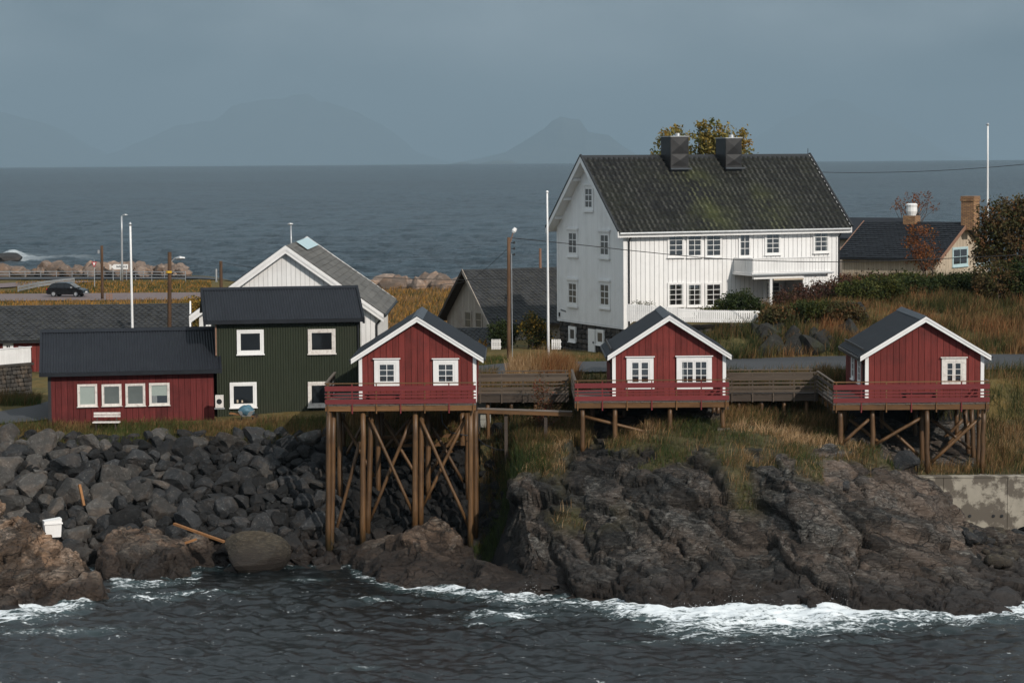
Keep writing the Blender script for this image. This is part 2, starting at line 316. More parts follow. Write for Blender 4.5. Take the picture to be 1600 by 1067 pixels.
class MB:
    """collects boxes, bars and tubes and links them as ONE mesh object"""
    def __init__(s): s.v = []; s.f = []
    def add(s, v, f):
        b = len(s.v); s.v += [tuple(q) for q in v]; s.f += [tuple(b + i for i in q) for q in f]; return s
    def hexa(s, p): return s.add(p, [(0, 3, 2, 1), (4, 5, 6, 7), (0, 1, 5, 4), (1, 2, 6, 5), (2, 3, 7, 6), (3, 0, 4, 7)])
    def box(s, x0, x1, y0, y1, z0, z1):
        return s.hexa([(x0, y0, z0), (x1, y0, z0), (x1, y1, z0), (x0, y1, z0), (x0, y0, z1), (x1, y0, z1), (x1, y1, z1), (x0, y1, z1)])
    def bar(s, a, b, w, h, up=(0, 0, 1)):
        a, b = Vector(a), Vector(b); d = (b - a).normalized(); up = Vector(up)
        x = d.cross(up); x = x.normalized() if x.length > 1e-4 else Vector((1, 0, 0)); u = x.cross(d)
        x *= w / 2; u *= h / 2
        return s.hexa([a - x - u, a + x - u, b + x - u, b - x - u, a - x + u, a + x + u, b + x + u, b - x + u])
    def tube(s, a, b, r0, r1=None, n=8, cap=True):
        a, b = Vector(a), Vector(b); r1 = r0 if r1 is None else r1; d = (b - a).normalized()
        x = d.orthogonal().normalized(); y = d.cross(x); v = []
        for p, r in ((a, r0), (b, r1)):
            for k in range(n): an = 2 * math.pi * k / n; v.append(p + (x * math.cos(an) + y * math.sin(an)) * r)
        f = [(k, (k + 1) % n, n + (k + 1) % n, n + k) for k in range(n)]
        if cap: f += [tuple(range(n - 1, -1, -1)), tuple(range(n, 2 * n))]
        return s.add(v, f)
    def poly(s, pts, rad, n=6):
        pts = [Vector(p) for p in pts]; N = len(pts); v = []; x = None
        for i, (p, r) in enumerate(zip(pts, rad)):
            d = (pts[min(i + 1, N - 1)] - pts[max(i - 1, 0)]).normalized()
            x = d.orthogonal() if x is None else x - d * x.dot(d)
            x = x.normalized(); y = d.cross(x)
            v += [p + (x * math.cos(2 * math.pi * k / n) + y * math.sin(2 * math.pi * k / n)) * r for k in range(n)]
        f = [(i * n + k, i * n + (k + 1) % n, (i + 1) * n + (k + 1) % n, (i + 1) * n + k) for i in range(N - 1) for k in range(n)]
        return s.add(v, f + [tuple(range(n - 1, -1, -1)), tuple(range((N - 1) * n, N * n))])
    def prism(s, poly, thick):      # poly: 3D points, thick: vector
        n = len(poly); t = Vector(thick); p = [Vector(q) for q in poly]
        return s.add(p + [q + t for q in p], [tuple(range(n)), tuple(range(2 * n - 1, n - 1, -1))] + [(k, k + n, (k + 1) % n + n, (k + 1) % n) for k in range(n)])
    def build(s, name, mat, parent=None, smooth=False):
        o = mesh_np(name, s.v, s.f, mat, parent, smooth)
        import bmesh
        bm = bmesh.new(); bm.from_mesh(o.data); bmesh.ops.recalc_face_normals(bm, faces=bm.faces); bm.to_mesh(o.data); bm.free()
        return o
_cubes = {}
def slab(name, parent, mat, x0, x1, y0, y1, z0, z1):
    """one board: shared cube mesh, own object"""
    if mat not in _cubes:
        h = .5; me = bpy.data.meshes.new('board_' + mat)
        me.from_pydata([(x, y, z) for z in (-h, h) for x, y in ((-h, -h), (h, -h), (h, h), (-h, h))], [], [(0, 3, 2, 1), (4, 5, 6, 7), (0, 1, 5, 4), (1, 2, 6, 5), (2, 3, 7, 6), (3, 0, 4, 7)])
        me.materials.append(M[mat]); _cubes[mat] = me
    o = bpy.data.objects.new(name, _cubes[mat]); o.location = ((x0 + x1) / 2, (y0 + y1) / 2, (z0 + z1) / 2); o.scale = (abs(x1 - x0), abs(y1 - y0), abs(z1 - z0))
    return link(o, parent)
def tubeobj(name, parent, mat, a, b, r0, r1=None, n=10): return MB().tube(a, b, r0, r1, n).build(name, mat, parent, False)
def barobj(name, parent, mat, a, b, w, h): return MB().bar(a, b, w, h).build(name, mat, parent)
def wobbly(name, parent, mat, a, b, r0, r1, n=9, seg=5, wob=.02):
    a, b = Vector(a), Vector(b); pts = []
    for k in range(seg + 1):
        q = a.lerp(b, k / seg)
        if 0 < k < seg: q = q + Vector((random.uniform(-wob, wob), random.uniform(-wob, wob), 0))
        pts.append(q)
    return MB().poly(pts, [r0 + (r1 - r0) * k / seg for k in range(seg + 1)], n).build(name, mat, parent, True)
# ================================================================== the ground, rocks and water
def prof(tab, px, d):
    keys = sorted(tab); Z = np.stack([np.interp(d, *zip(*tab[k])) for k in keys]); k = np.array(keys, float)
    i = np.clip(np.searchsorted(k, px) - 1, 0, len(k) - 2); f = np.clip((px - k[i]) / (k[i + 1] - k[i]), 0, 1); f = f * f * (3 - 2 * f)
    n = np.arange(len(px)); return Z[i, n] * (1 - f) + Z[i + 1, n] * f
HEAD = {
 760: [(97, -3), (105, -2), (109, -1.5), (113, -1.0), (116, 2.0), (118, 4.3), (121, 6.9)],
 810: [(97, -3), (102, -2), (104.6, -.4), (105.6, .7), (108, 1.1), (109.2, 2.3), (111.5, 3.7), (114.5, 4.9), (118, 5.7), (121, 7.1)],
 910: [(97, -3), (100, -2), (103.2, -.3), (104.2, .8), (107, 1.3), (108.2, 2.2), (110, 3.5), (112.5, 4.7), (115.5, 5.2), (118, 5.8), (121, 7.2)],
 1050: [(97, -3), (99, -2), (101.8, -.3), (102.8, .8), (105.8, 1.4), (107, 2.5), (108.8, 4.0), (111.5, 5.1), (115.5, 5.95), (118.5, 6.6), (122, 7.4)],
 1160: [(97, -3), (99, -2), (101.8, -.2), (102.6, .8), (105.4, 1.4), (106.6, 2.7), (108.4, 4.3), (111, 5.3), (116, 6.1), (119, 6.3), (122, 7.2)],
 1250: [(97, -3), (98, -2), (100.8, -.2), (102.2, 1.0), (104, 1.9), (105.8, 3.6), (108, 5.0), (112, 5.6), (115, 5.7), (119, 5.8), (123, 7.6)],
 1360: [(97, -3), (98, -2), (100.5, -.2), (103, 1.2), (106, 3.0), (109, 4.6), (112, 5.3), (114, 5.3), (118, 5.6), (123, 7.6)],
 1440: [(97, -3), (98, -2), (100.5, -.1), (103, 1.0), (106, 2.4), (108.5, 3.4), (110.5, 3.9), (112, 3.9), (113, 4.1), (117, 4.8), (124, 7.9)],
 1500: [(97, -3), (98, -2), (100.3, 0), (103, .9), (106, 1.9), (108, 2.2), (110, 1.8), (112, 1.6), (112.7, 1.6), (113, 4.0), (117, 4.8), (124, 7.9)],
 1560: [(97, -3), (98, -2), (100.5, 0), (103, .8), (105.5, 1.0), (108, .7), (110, .9), (112.7, 1.6), (113, 4.0), (117, 4.8), (124, 7.9)],
 1620: [(97, -3), (98, -2), (101.2, 0), (103, .6), (105, .6), (108, .5), (110, .8), (112.7, 1.6), (113, 4.0), (117, 4.8), (124, 7.9)]}
FAR = {
 810: [(121, 7.0), (125, 7.9), (132, 7.95), (139, 7.7), (160, 7.2), (200, 5.5), (270, 3), (290, -1.5), (420, -4)],
 955: [(121, 7.0), (125, 7.9), (132, 7.95), (139, 7.7), (160, 7.2), (200, 5.5), (270, 3), (290, -1.5), (420, -4)],
 990: [(122, 7.2), (125, 7.9), (131.6, 7.95), (134, 8.0), (136.3, 8.1), (137, 9.6), (150, 9.7), (170, 9), (200, 6), (260, 3), (275, -1.5), (420, -4)],
 1160: [(122, 7.1), (125, 7.9), (131.6, 7.95), (133, 8.2), (135, 9.0), (137.4, 9.7), (150, 10.1), (170, 9.5), (230, 4), (250, -1.5), (420, -4)],
 1300: [(123, 7.6), (125, 7.9), (131.6, 7.95), (134, 8.9), (138, 10.3), (145, 11.0), (155, 11.4), (175, 10.5), (230, 4), (250, -1.5), (420, -4)],
 1450: [(124, 7.8), (131, 7.95), (134, 8.6), (140, 10.2), (150, 11.3), (165, 11.3), (185, 10), (230, 4), (250, -1.5), (420, -4)],
 2400: [(124, 7.8), (131, 7.95), (134, 8.6), (140, 10.2), (150, 11.3), (165, 11.3), (185, 10), (230, 4), (250, -1.5), (420, -4)]}
LAND = {
 -900: [(60, -4), (112, -1.2), (113, -.4), (119.8, 5.0), (121, 5.6), (122, 5.8), (130, 6.25), (140, 6.5), (160, 6.5), (200, 5), (250, 3.8), (285, 3.2), (330, 3.3), (362, 3.0), (374, -1.5), (420, -4)],
 300: [(60, -4), (112, -1.2), (113, -.4), (119.8, 5.0), (121, 5.6), (122, 5.8), (130, 6.25), (140, 6.5), (160, 6.5), (200, 5), (250, 3.8), (285, 3.2), (325, 3.3), (345, 3.0), (357, -1.5), (420, -4)],
 540: [(60, -4), (112, -1.2), (113, -.4), (119.8, 5.0), (121, 5.7), (122, 6.0), (130, 6.5), (140, 6.6), (160, 6.5), (200, 5), (250, 3.8), (285, 3.2), (322, 3.0), (334, -1.5), (420, -4)],
 630: [(60, -4), (112, -1.2), (113, -.4), (119, 4.4), (121.5, 6.0), (125, 7.1), (130, 7.4), (140, 7.2), (160, 6.8), (200, 5.5), (250, 4), (285, 3.2), (308, 3.0), (320, -1.5), (420, -4)],
 745: [(60, -4), (110, -2), (112, -1), (117, 2.6), (119, 4.4), (121.5, 6.6), (125, 7.6), (131, 7.8), (140, 7.6), (160, 7), (200, 5.5), (280, 3.4), (300, 3), (311, -1.5), (420, -4)]}
_nk = sorted(FAR); _fk = {k: v for k, v in FAR.items()}
LANDCOL = dict(LAND)
for k in sorted(set(HEAD) | set(FAR)):
    if k < 800: continue
    hk = min(HEAD, key=lambda q: abs(q - k)) if k not in HEAD else k
    dd = np.array([98, 100, 102, 104, 106, 108, 110, 112, 112.6, 113.2, 114, 116, 118, 119.5])
    near = prof(HEAD, np.full(len(dd), float(min(k, 1620))), dd)
    near = near - np.where(dd < 117, 1.6, np.where(dd < 119, .35, 0.1))
    fd = np.array([122, 124, 125, 128, 131.6, 133, 134, 135, 136.3, 137, 137.4, 139, 141, 145, 150, 155, 160, 170, 185, 200, 230, 250, 262, 275, 290, 420])
    farz = prof(FAR, np.full(len(fd), float(k)), fd)
    LANDCOL[k] = [(60, -4)] + list(zip(dd.tolist(), near.tolist())) + list(zip(fd.tolist(), farz.tolist()))
def topx(X, Y): return 800 + F * X / (.9972 * Y + 1.1)
def groundz(X, Y):
    X = np.atleast_1d(np.asarray(X, float)); Y = np.atleast_1d(np.asarray(Y, float))
    return prof(LANDCOL, topx(X, Y), Y)
def gz(x, y): return float(groundz([x], [y])[0])

def groundmat():
    m, t, b = newmat('meadow_ground'); P = pos(t)
    n = noise(t, P, .35, 8, .65); n2 = noise(t, P, 2.6, 6, .7)
    c = ramp(t, n, [(.32, (.045, .05, .018)), (.46, (.1, .085, .03)), (.56, (.15, .1, .03)), (.68, (.07, .065, .03))])
    c = mixc(t, math_(t, 'MULTIPLY', n2, .7), c, ramp(t, n2, [(.35, (.03, .028, .018)), (.6, (.16, .12, .06)), (.75, (.2, .17, .13))]))
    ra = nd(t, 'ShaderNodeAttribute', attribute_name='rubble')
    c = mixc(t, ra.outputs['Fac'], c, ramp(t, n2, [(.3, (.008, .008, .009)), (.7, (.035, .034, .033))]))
    lk(t, c, b.inputs['Base Color']); b.inputs['Roughness'].default_value = .95; b.inputs['Specular IOR Level'].default_value = .1
    bump(t, b, n2, .8, .15); return m
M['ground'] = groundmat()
pxs = np.concatenate([np.arange(-900, -60, 40), np.arange(-60, 1700, 6), np.arange(1700, 2401, 50)]).astype(float)
ds = np.concatenate([np.arange(96, 141, .35), np.arange(141, 180, 1), np.arange(180, 421, 2.5)])
PX, D = np.meshgrid(pxs, ds); nr, nc = PX.shape
Z0 = prof(LANDCOL, PX.ravel(), D.ravel())
X0 = (PX.ravel() - 800) / F * (.9972 * D.ravel() + 1.1)
Pn = np.stack([X0, D.ravel(), Z0], 1)
Z0 = Z0 + (fbm(Pn * .9, 3, 5) - .5) * .14 - .3 * (D.ravel() < 119.3) * (D.ravel() > 112) * (PX.ravel() < 770)
def gridfaces(nr, nc):
    a = (np.arange(nr - 1)[:, None] * nc + np.arange(nc - 1)[None]).ravel()
    return np.stack([a, a + 1, a + nc + 1, a + nc], 1)
g = mesh_np('ground', np.stack([X0, D.ravel(), Z0], 1), gridfaces(nr, nc), 'ground', None, True, None, {'rubble': (D.ravel() < np.interp(PX.ravel(), [500, 560, 740, 830], [119.9, 119.3, 118.3, 116])).astype(float) + (((PX.ravel() > 905) & (PX.ravel() < 1135)) | ((PX.ravel() > 1315) & (PX.ravel() < 1540))) * (D.ravel() > 112) * (D.ravel() < 121.5)})  # ground also darkened under the two further decks, where no rubble lies
tag(g, 'autumn meadow ground behind the shore', None, None, 'structure')

# ---- rocks: smooth base profile broken into blocks, ledges and cracks
def rockfield(name, tab, x0, x1, y0, y1, step, mat, amp=1., strata=R(-25), seed=3, soilf=None, fade=None, label=None, cat=None, kind=None):
    xs = np.arange(x0, x1, step); ys = np.arange(y0, y1, step); X, Y = np.meshgrid(xs, ys); n_r, n_c = X.shape
    x, y = X.ravel(), Y.ravel(); px = topx(x, y); z = prof(tab, px, y)
    # wobble the profile itself so that its columns do not show
    P = np.stack([x, y, z * 0], 1)
    wx = (fbm(P * .35, 4, seed) - .5) * (2.2 if seed == 3 else 5.); wy = (fbm(P * .35 + 40, 4, seed + 9) - .5) * 3.
    px = topx(x + wx * .8, y); z = prof(tab, px, np.clip(y + wy * .45, y0, None))
    P = np.stack([x, y, z], 1)
    Zg = z.reshape(n_r, n_c); gy, gx = np.gradient(Zg, step); N = np.stack([-gx.ravel(), -gy.ravel(), np.ones_like(z)], 1); N /= np.linalg.norm(N, axis=1)[:, None]
    c, s = math.cos(strata), math.sin(strata)
    Q = np.stack([x * c - z * s, y * .8, x * s + z * c], 1) + (np.stack([fbm(P * .6 + k * 13, 3, seed + k) for k in range(3)], 1) - .5) * 1.2
    band = (Q[:, 2] / .8 + fbm(P * .5, 3, seed + 20) * 2.2) % 1; disp = .13 * (band ** 2.5) - .06 * (band < .07)
    tone = 0; warm = 0
    for size, a, g, ck, wt, sd in ((4.6, .4, .25, .26, .2, 1), (1.6, .13, .36, .16, .4, 2), (.55, .05, .36, .08, .4, 3)):
        st_ = np.array([size * 2.5, size * 1.2, size * .62]); q = Q / st_; f1, f2, rn, ce = voro(q, seed * 10 + sd)
        disp = disp + (rn[:, 0] - .5) * a + ((q - ce) * st_ * (rn - .5) * [.6, 1, 1.3]).sum(1) * g - ck * np.exp(-(f2 - f1) / .035)
        tone = tone + wt * rn[:, 1]; warm = warm + wt * rn[:, 2]
    tone = np.clip((tone - .5) * 1.9 + .42 + (seed == 3) * (.22 * sstep(1180, 1300, px) - .03), 0, 1); warm = np.clip((warm - .5) * 2.2 + .35 + sstep(1330, 1450, px) * .3 * (seed == 3), 0, 1)  # headland lightened towards the right: sunlight put into the rock colour
    disp = disp + (fbm(P * 2.2, 4, seed + 5) - .5) * .1
    so = np.zeros_like(z)
    if soilf is not None:
        so = np.clip(soilf(px, y, z, N, fbm(P * .8, 4, seed + 7)), 0, 1); disp = disp * (1 - .75 * so) + so * .02
    a_ = amp * (fade(px, y) if fade else 1)
    V = P + N * (disp * a_)[:, None]
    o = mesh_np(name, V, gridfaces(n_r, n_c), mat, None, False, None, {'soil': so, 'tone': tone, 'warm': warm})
    tag(o, label, cat, None, kind); return o, V, so, N
def headsoil(px, d, z, N, n):
    a = sstep(5.05, 5.5, z + (n - .5) * 2.8) * sstep(.6, .8, N[:, 2] + (n - .5) * .3)
    left = sstep(910, 860, px) * sstep(3.6, 4.6, z + (n - .5) * 1.5)
    gully = np.exp(-((px - 1150 - (d - 110) * -6) / 24) ** 2) * sstep(106.5, 108.5, d)
    ledge = np.exp(-((px - 905) / 55) ** 2) * np.exp(-((z - 2.75) / .45) ** 2)
    g2 = np.exp(-((px - 1262) / 16) ** 2) * sstep(107.2, 108.5, d)
    bare = ((px > 925) & (px < 1130) & (d > 116.6)) | ((px > 1320) & (px < 1535) & (d > 114.6))      # soil colour left off under the decks
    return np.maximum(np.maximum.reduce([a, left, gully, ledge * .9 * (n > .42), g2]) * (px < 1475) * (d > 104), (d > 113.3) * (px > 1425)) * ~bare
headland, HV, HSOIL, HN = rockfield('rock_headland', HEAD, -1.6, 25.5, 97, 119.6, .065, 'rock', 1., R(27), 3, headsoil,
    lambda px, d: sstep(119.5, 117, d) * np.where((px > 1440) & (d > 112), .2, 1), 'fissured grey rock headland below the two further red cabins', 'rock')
LEFTR = {
 -330: [(97, -3), (99, -2), (100, 0), (103, 2.2), (106, 4), (109, 5), (112, 5), (114, 4), (116, 2)],
 -25: [(97, -3), (99, -2), (101.8, 0), (103.5, 1.1), (105.5, 2.4), (108, 3.8), (110, 4.1), (111.5, 3.3), (113, 1), (116, 0)],
 35: [(97, -3), (99, -2), (102.5, -.1), (104, .9), (106, 2.0), (108, 3.0), (109.5, 3.0), (111.5, 1.3), (113, -1), (116, -2)],
 85: [(97, -3), (100, -2), (103.5, -.1), (104.5, .6), (106, 1.6), (107.5, 1.7), (109, 1.2), (111, -.5), (116, -2)],
 130: [(97, -3), (101, -2), (105, -.4), (106, .3), (107.5, .6), (109, .2), (110.5, -1), (116, -2)],
 172: [(97, -3), (101, -2), (110, -1.5), (116, -2)]}
_o, LV, _s, _n = rockfield('shore_rock', LEFTR, -28, -16, 97, 114, .08, 'rockwarm', .9, R(-35), 5, None, None, 'large sunlit orange and pink shore rock with a wet foot', 'rock')
MIDR = {
 150: [(106, -2), (108, -1.5), (113, -1.2), (117, -1)],
 190: [(106, -2), (108.5, -1), (109.5, .0), (111, 1.0), (113, 1.6), (115, 1.7), (117, 1)],
 290: [(106, -2), (108.5, -1), (109.6, .0), (110.6, .9), (112, 1.2), (114, 1.2), (117, 0)],
 325: [(106, -2), (109, -1), (113, -.7), (117, -1)]}
_o, MV, _s, _n = rockfield('tidal_rock', MIDR, -19.5, -13.5, 106, 117, .08, 'rockmid', .75, R(60), 6, None, None, 'brown rounded tidal rock with upright cracks at the embankment foot', 'rock')
CENT = {
 520: [(102, -2.5), (106, -2), (114, -1.5), (119, -2)],
 560: [(102, -2.5), (107, -1.5), (109.8, -.1), (111, .6), (113, .8), (115, .4), (117, -.5), (119, -2)],
 610: [(102, -2.5), (105, -1.5), (107.3, -.1), (109, .7), (112, 1.3), (114, 1.45), (116, 1.0), (118, 0), (119, -1)],
 650: [(102, -2.5), (104.5, -1.5), (106.8, -.1), (108.5, .9), (111, 1.75), (114, 2.2), (116, 1.9), (118.5, .2), (119, 0)],
 700: [(102, -2.5), (104, -1.5), (106.3, -.1), (107.5, .5), (110, 1.0), (113, 1.2), (115, .8), (117, -.5), (119, -2)],
 760: [(102, -2.5), (104, -1.5), (106, -.1), (107.3, .45), (109.5, .6), (111.5, .4), (113, -.8), (119, -2)],
 830: [(102, -2.5), (103.5, -1.5), (105.6, -.1), (106.4, .5), (107.6, .6), (109, .1), (110, -1), (119, -2)],
 885: [(102, -2.5), (103, -1.8), (106, -1.2), (108, -1.8), (119, -2)]}
_o, CV, _s, _n = rockfield('skerry_rock', CENT, -8.6, 2.8, 102, 119, .08, 'rockmid', .6, R(-20), 8, None, None, 'domed brown rock under the nearest cabin stilts', 'rock')

# ---- boulders
import bmesh
def boulder_mesh(name, seed, mat, sub=3, cuts=9, rough=.08):
    r = np.random.default_rng(seed); bm = bmesh.new(); bmesh.ops.create_icosphere(bm, subdivisions=sub, radius=1)
    me = bpy.data.meshes.new(name); bm.to_mesh(me); bm.free()
    v = np.zeros(len(me.vertices) * 3); me.vertices.foreach_get('co', v); v = v.reshape(-1, 3)
    for _ in range(cuts):
        n = r.normal(size=3); n /= np.linalg.norm(n); h = r.uniform(.45, .8); e = v @ n - h
        v = v - np.where(e > 0, e * .96, 0)[:, None] * n
    v *= r.uniform(.75, 1.15, 3)
    v += v * ((fbm(v * 2.2 + seed * 11, 4, seed) - .5) * rough * 4)[:, None]
    me.vertices.foreach_set('co', v.ravel()); me.update(); me.materials.append(M[mat]); return me
BOUL = [boulder_mesh('boulder', 100 + k, 'boulder', 3, 8 + k % 5) for k in range(14)]
PALEB = [boulder_mesh('pale_boulder', 170 + k, 'boulderpale', 3, 9) for k in range(6)]
SMALL = [boulder_mesh('small_boulder', 150 + k, 'boulder', 2, 9) for k in range(8)]
PINK = [boulder_mesh('pink_boulder', 200 + k, 'pinkrock', 2, 8) for k in range(8)]
DARK = [boulder_mesh('dark_rock', 300 + k, 'darkrock', 3, 16, .05) for k in range(6)]
def stone_mesh(seed):
    me = boulder_mesh('wall_stone', seed, 'stone', 2, 0, .02); r = np.random.default_rng(seed); v = np.zeros(len(me.vertices) * 3); me.vertices.foreach_get('co', v); v = v.reshape(-1, 3)
    v = np.sign(v) * np.abs(v / np.abs(v).max(0)) ** .38 * .5; v += (np.stack([vnoise(v * 3 + seed * 5 + k * 9, seed + k) for k in range(3)], 1) - .5) * .16; me.vertices.foreach_set('co', v.ravel()); me.update(); return me
STONES = [stone_mesh(500 + k) for k in range(6)]
def stone(parent, x0, x1, y0, y1, z0, z1):
    o = bpy.data.objects.new('stone', random.choice(STONES)); o.location = ((x0 + x1) / 2, (y0 + y1) / 2, (z0 + z1) / 2); o.scale = (x1 - x0, y1 - y0, z1 - z0); return link(o, parent)
ROUND = [boulder_mesh('round_boulder', 400 + k, 'rockround', 3, 3, .03) for k in range(4)]
def boulder(parent, me, p, s, name='boulder'):
    o = bpy.data.objects.new(name, me); o.location = p; o.rotation_euler = (random.uniform(-.5, .5), random.uniform(-.5, .5), random.uniform(0, 6.28)); o.scale = s
    return link(o, parent)
emb = empty('boulder_embankment', at(260, 780, 117), 0, 'slope of piled dark angular boulders below the red and green houses', 'embankment')
emb_inv = Vector(emb.location)
cand = []
for _ in range(30000):
    px = random.uniform(-40, 790); d = random.uniform(112.6, 120.6)
    if px > 520 and d > 119.6: continue
    if px > 560 and d < 114.5: continue
    if px < 165 and d < 113.2: continue
    cand.append((px, d))
placed = []
cell = {}
def fits(p, s):
    i, j = int(p.x // 1.5), int(p.y // 1.5)
    for a_ in range(i - 2, i + 3):
        for b_ in range(j - 2, j + 3):
            for q, t in cell.get((a_, b_), ()):
                if (p - q).length < (s + t) * .47: return False
    return True
for n_, (px, d) in enumerate(cand):
    big = 1.1 if px < 280 else (1.0 if px < 530 else .85)
    s = (random.uniform(.7, .98) if n_ < 170 else random.uniform(.42, .64) if n_ < 12000 else random.uniform(.2, .34)) * big
    X = pxy(px, d, 3); p = Vector((X, d, gz(X, d)))
    if fits(p, s): placed.append((p, s)); cell.setdefault((int(p.x // 1.5), int(p.y // 1.5)), []).append((p, s))
placed.sort(key=lambda a: (topx(a[0].x, a[0].y) > 540, -a[1]))
rest = MB()
for i, (p, s) in enumerate(placed):
    me = random.choice(SMALL if i >= 300 else PALEB if random.random() < (.45 if topx(p.x, p.y) < 270 else .07) else BOUL); sc3 = (s * random.uniform(.85, 1.3), s * random.uniform(.8, 1.1), s * random.uniform(.62, .95))
    if i < 300: boulder(emb, me, p - emb_inv + Vector((0, 0, -.08)), sc3)
    else:
        o = boulder(emb, me, p - emb_inv + Vector((0, 0, -.08)), sc3, 'rubble'); o['kind'] = 'stuff'
        rest.o = getattr(rest, 'o', []) + [o]
if hasattr(rest, 'o'):      # what is past 300 becomes one part
    bm = bmesh.new(); bpy.context.view_layer.update()
    for o in rest.o:
        t_ = o.data.copy(); t_.transform(Matrix.LocRotScale(o.location, o.rotation_euler, o.scale)); bm.from_mesh(t_); bpy.data.meshes.remove(t_)
    me = bpy.data.meshes.new('rubble'); bm.to_mesh(me); bm.free(); me.materials.append(M['boulder'])
    for o in rest.o: bpy.data.objects.remove(o)
    o = link(bpy.data.objects.new('rubble', me), emb); o['kind'] = 'stuff'
print('boulders', len(placed))
def single(name, me, p, s, rz, label, cat='boulder', group=None, rx=0, ry=0):
    o = bpy.data.objects.new(name, me); o.location = p; o.scale = s; o.rotation_euler = (rx, ry, rz); link(o); return tag(o, label, cat, group)
single('round_boulder', ROUND[0], at(392, 866, 112.4), (2.55, 1.7, 1.45), .4, 'large smooth rounded brown boulder at the water edge', 'boulder')
single('wet_rock', ROUND[1], at(240, 913, 109.6), (1.3, .8, .45), .2, 'low dark wet rock in front of the cracked tidal rock', 'rock')
single('wet_rock', ROUND[2], at(520, 893, 112.8), (1.0, .7, .35), 1.2, 'small low wet rock by the foot of the leftmost stilt', 'rock')
single('wet_rock', ROUND[3], at(935, 938, 104.6), (1.0, .8, .5), .8, 'wet boulder in the surf beside the domed rock', 'rock')
single('wet_rock', ROUND[1], at(990, 936, 104.2), (1.3, .9, .55), 2.3, 'low brown wet rock in the surf left of the breaking wave', 'rock')
single('wet_rock', BOUL[3], at(1240, 940, 102.4), (2.0, 1.0, .7), .2, 'flat ledge rock washed by the breaking wave', 'rock')
single('wet_rock', BOUL[5], at(1555, 945, 102.2), (1.6, 1.1, .9), .9, 'blocky brown rock at the foot of the headland tip', 'rock')
single('wet_rock', BOUL[7], at(25, 958, 103), (1.4, 1.0, .7), 1.9, 'black wet rock in foam below the sunlit rock', 'rock')
single('wet_rock', ROUND[0], at(385, 893, 112), (1.5, .8, .4), 2.9, 'flat dark rock at the foot of the rounded boulder', 'rock')
single('block_rock', BOUL[9], at(1412, 722, 111.8), (1.0, .7, .6), 1.9, 'angular grey block on top of the headland under the far cabin', 'rock')
single('block_rock', BOUL[2], at(1322, 760, 108.6), (.45, .4, .35), .3, 'small dark loose block lying on the headland', 'rock')
low = empty('rubble_beach', at(1560, 840, 111), 0, 'beach of small rounded stones below the concrete sea wall', 'beach')
for k in range(110):
    px = random.uniform(1495, 1640); d = random.uniform(107.5, 112.4); s = random.choice((.16, .2, .26, .34, .45)); X = pxy(px, d, 1)
    z = float(prof(HEAD, np.array([min(px, 1620.)]), np.array([d]))[0]); boulder(low, random.choice(ROUND + BOUL[:5]), Vector((X, d, z + .05)) - low.location, (s * 1.2, s, s * .85), 'stone')
cliff = empty('rock_outcrop', at(1260, 555, 134), 0, 'dark mossy rock face beside the road behind the white fence', 'rock')
for k in range(26):
    px = random.uniform(1185, 1335); f = random.random(); d = 133.2 + f * 4.0 + max(0, (px - 1260) * .01); X = pxy(px, d, 9); s = random.uniform(.8, 1.6)
    boulder(cliff, random.choice(DARK), Vector((X, d, gz(X, d) - .45)) - cliff.location, (s * 1.2, s * .8, s * .95))
br = empty('rock_breakwater', at(150, 425, 350), 0, 'far breakwater of sunlit pink boulders along the shore road', 'breakwater')
br2 = empty('rock_breakwater', at(655, 460, 305), 0, 'line of brown and pink boulders beyond the meadow beside the tan barn', 'breakwater')
for k in range(210):
    px = random.uniform(-30, 290); d = np.interp(px, [-30, 300], [352, 338]) + random.uniform(-5, 9); s = random.choice((.6, .8, 1.0, 1.3, 1.7)) * (1 if px < 215 else .75); X = pxy(px, d, 3)
    boulder(br, random.choice(PINK), Vector((X, d, gz(X, d) + s * .4 + .35)) - br.location, (s * 1.2, s, s * .9))
for k in range(46):
    px = random.uniform(585, 725); d = np.interp(px, [590, 720], [306, 298]) + random.uniform(-4, 6); s = random.choice((.9, 1.2, 1.5, 1.9)); X = pxy(px, d, 3)
    boulder(br2, random.choice(PINK), Vector((X, d, gz(X, d) + s * .25)) - br2.location, (s * 1.25, s, s * .9))
p = at(4, 391, 470); single('sea_rock', BOUL[4], (p.x - 1, 480, .1), (5, 4, 2.4), .4, 'dark rock in the open sea with a wave breaking on it', 'rock')

# ---- roads, laid on the ground
def strip(name, pts, half, mat, dz=.1):
    V = []; n = 8
    for (x, y) in pts:
        pass
    P = [Vector((x, y)) for x, y in pts]; rows = []
    for i, q in enumerate(P):
        t = (P[min(i + 1, len(P) - 1)] - P[max(i - 1, 0)]).normalized(); nn = Vector((-t.y, t.x)); h = half[i] if isinstance(half, list) else half
        for k in range(n + 1): w = q + nn * (h * (2 * k / n - 1)); V.append((w.x, w.y, gz(w.x, w.y) + dz))
    o = mesh_np(name, V, gridfaces(len(P), n + 1), mat, None, True); return tag(o, None, None, None, 'structure')
xs = np.linspace(pxy(660, 128, 8), 34, 60)
r1 = strip('road', [(x, 128.4 + .6 * math.sin(x * .08)) for x in xs], 3.0, 'asphalt'); r1['label'] = 'grey asphalt road passing behind the red cabins'
pts = [(-32, 122.9), (-28, 123.4), (-25.5, 124.5), (-23.6, 127), (-22.3, 131), (-21.5, 137), (-21, 146)]
pts = [tuple(Vector(pts[int(i)]).lerp(Vector(pts[min(int(i) + 1, 6)]), i - int(i))) for i in np.linspace(0, 6, 40)]
r2 = strip('lane', pts, 2.0, 'asphalt'); r2['label'] = 'wet dark lane curving round the red house corner'
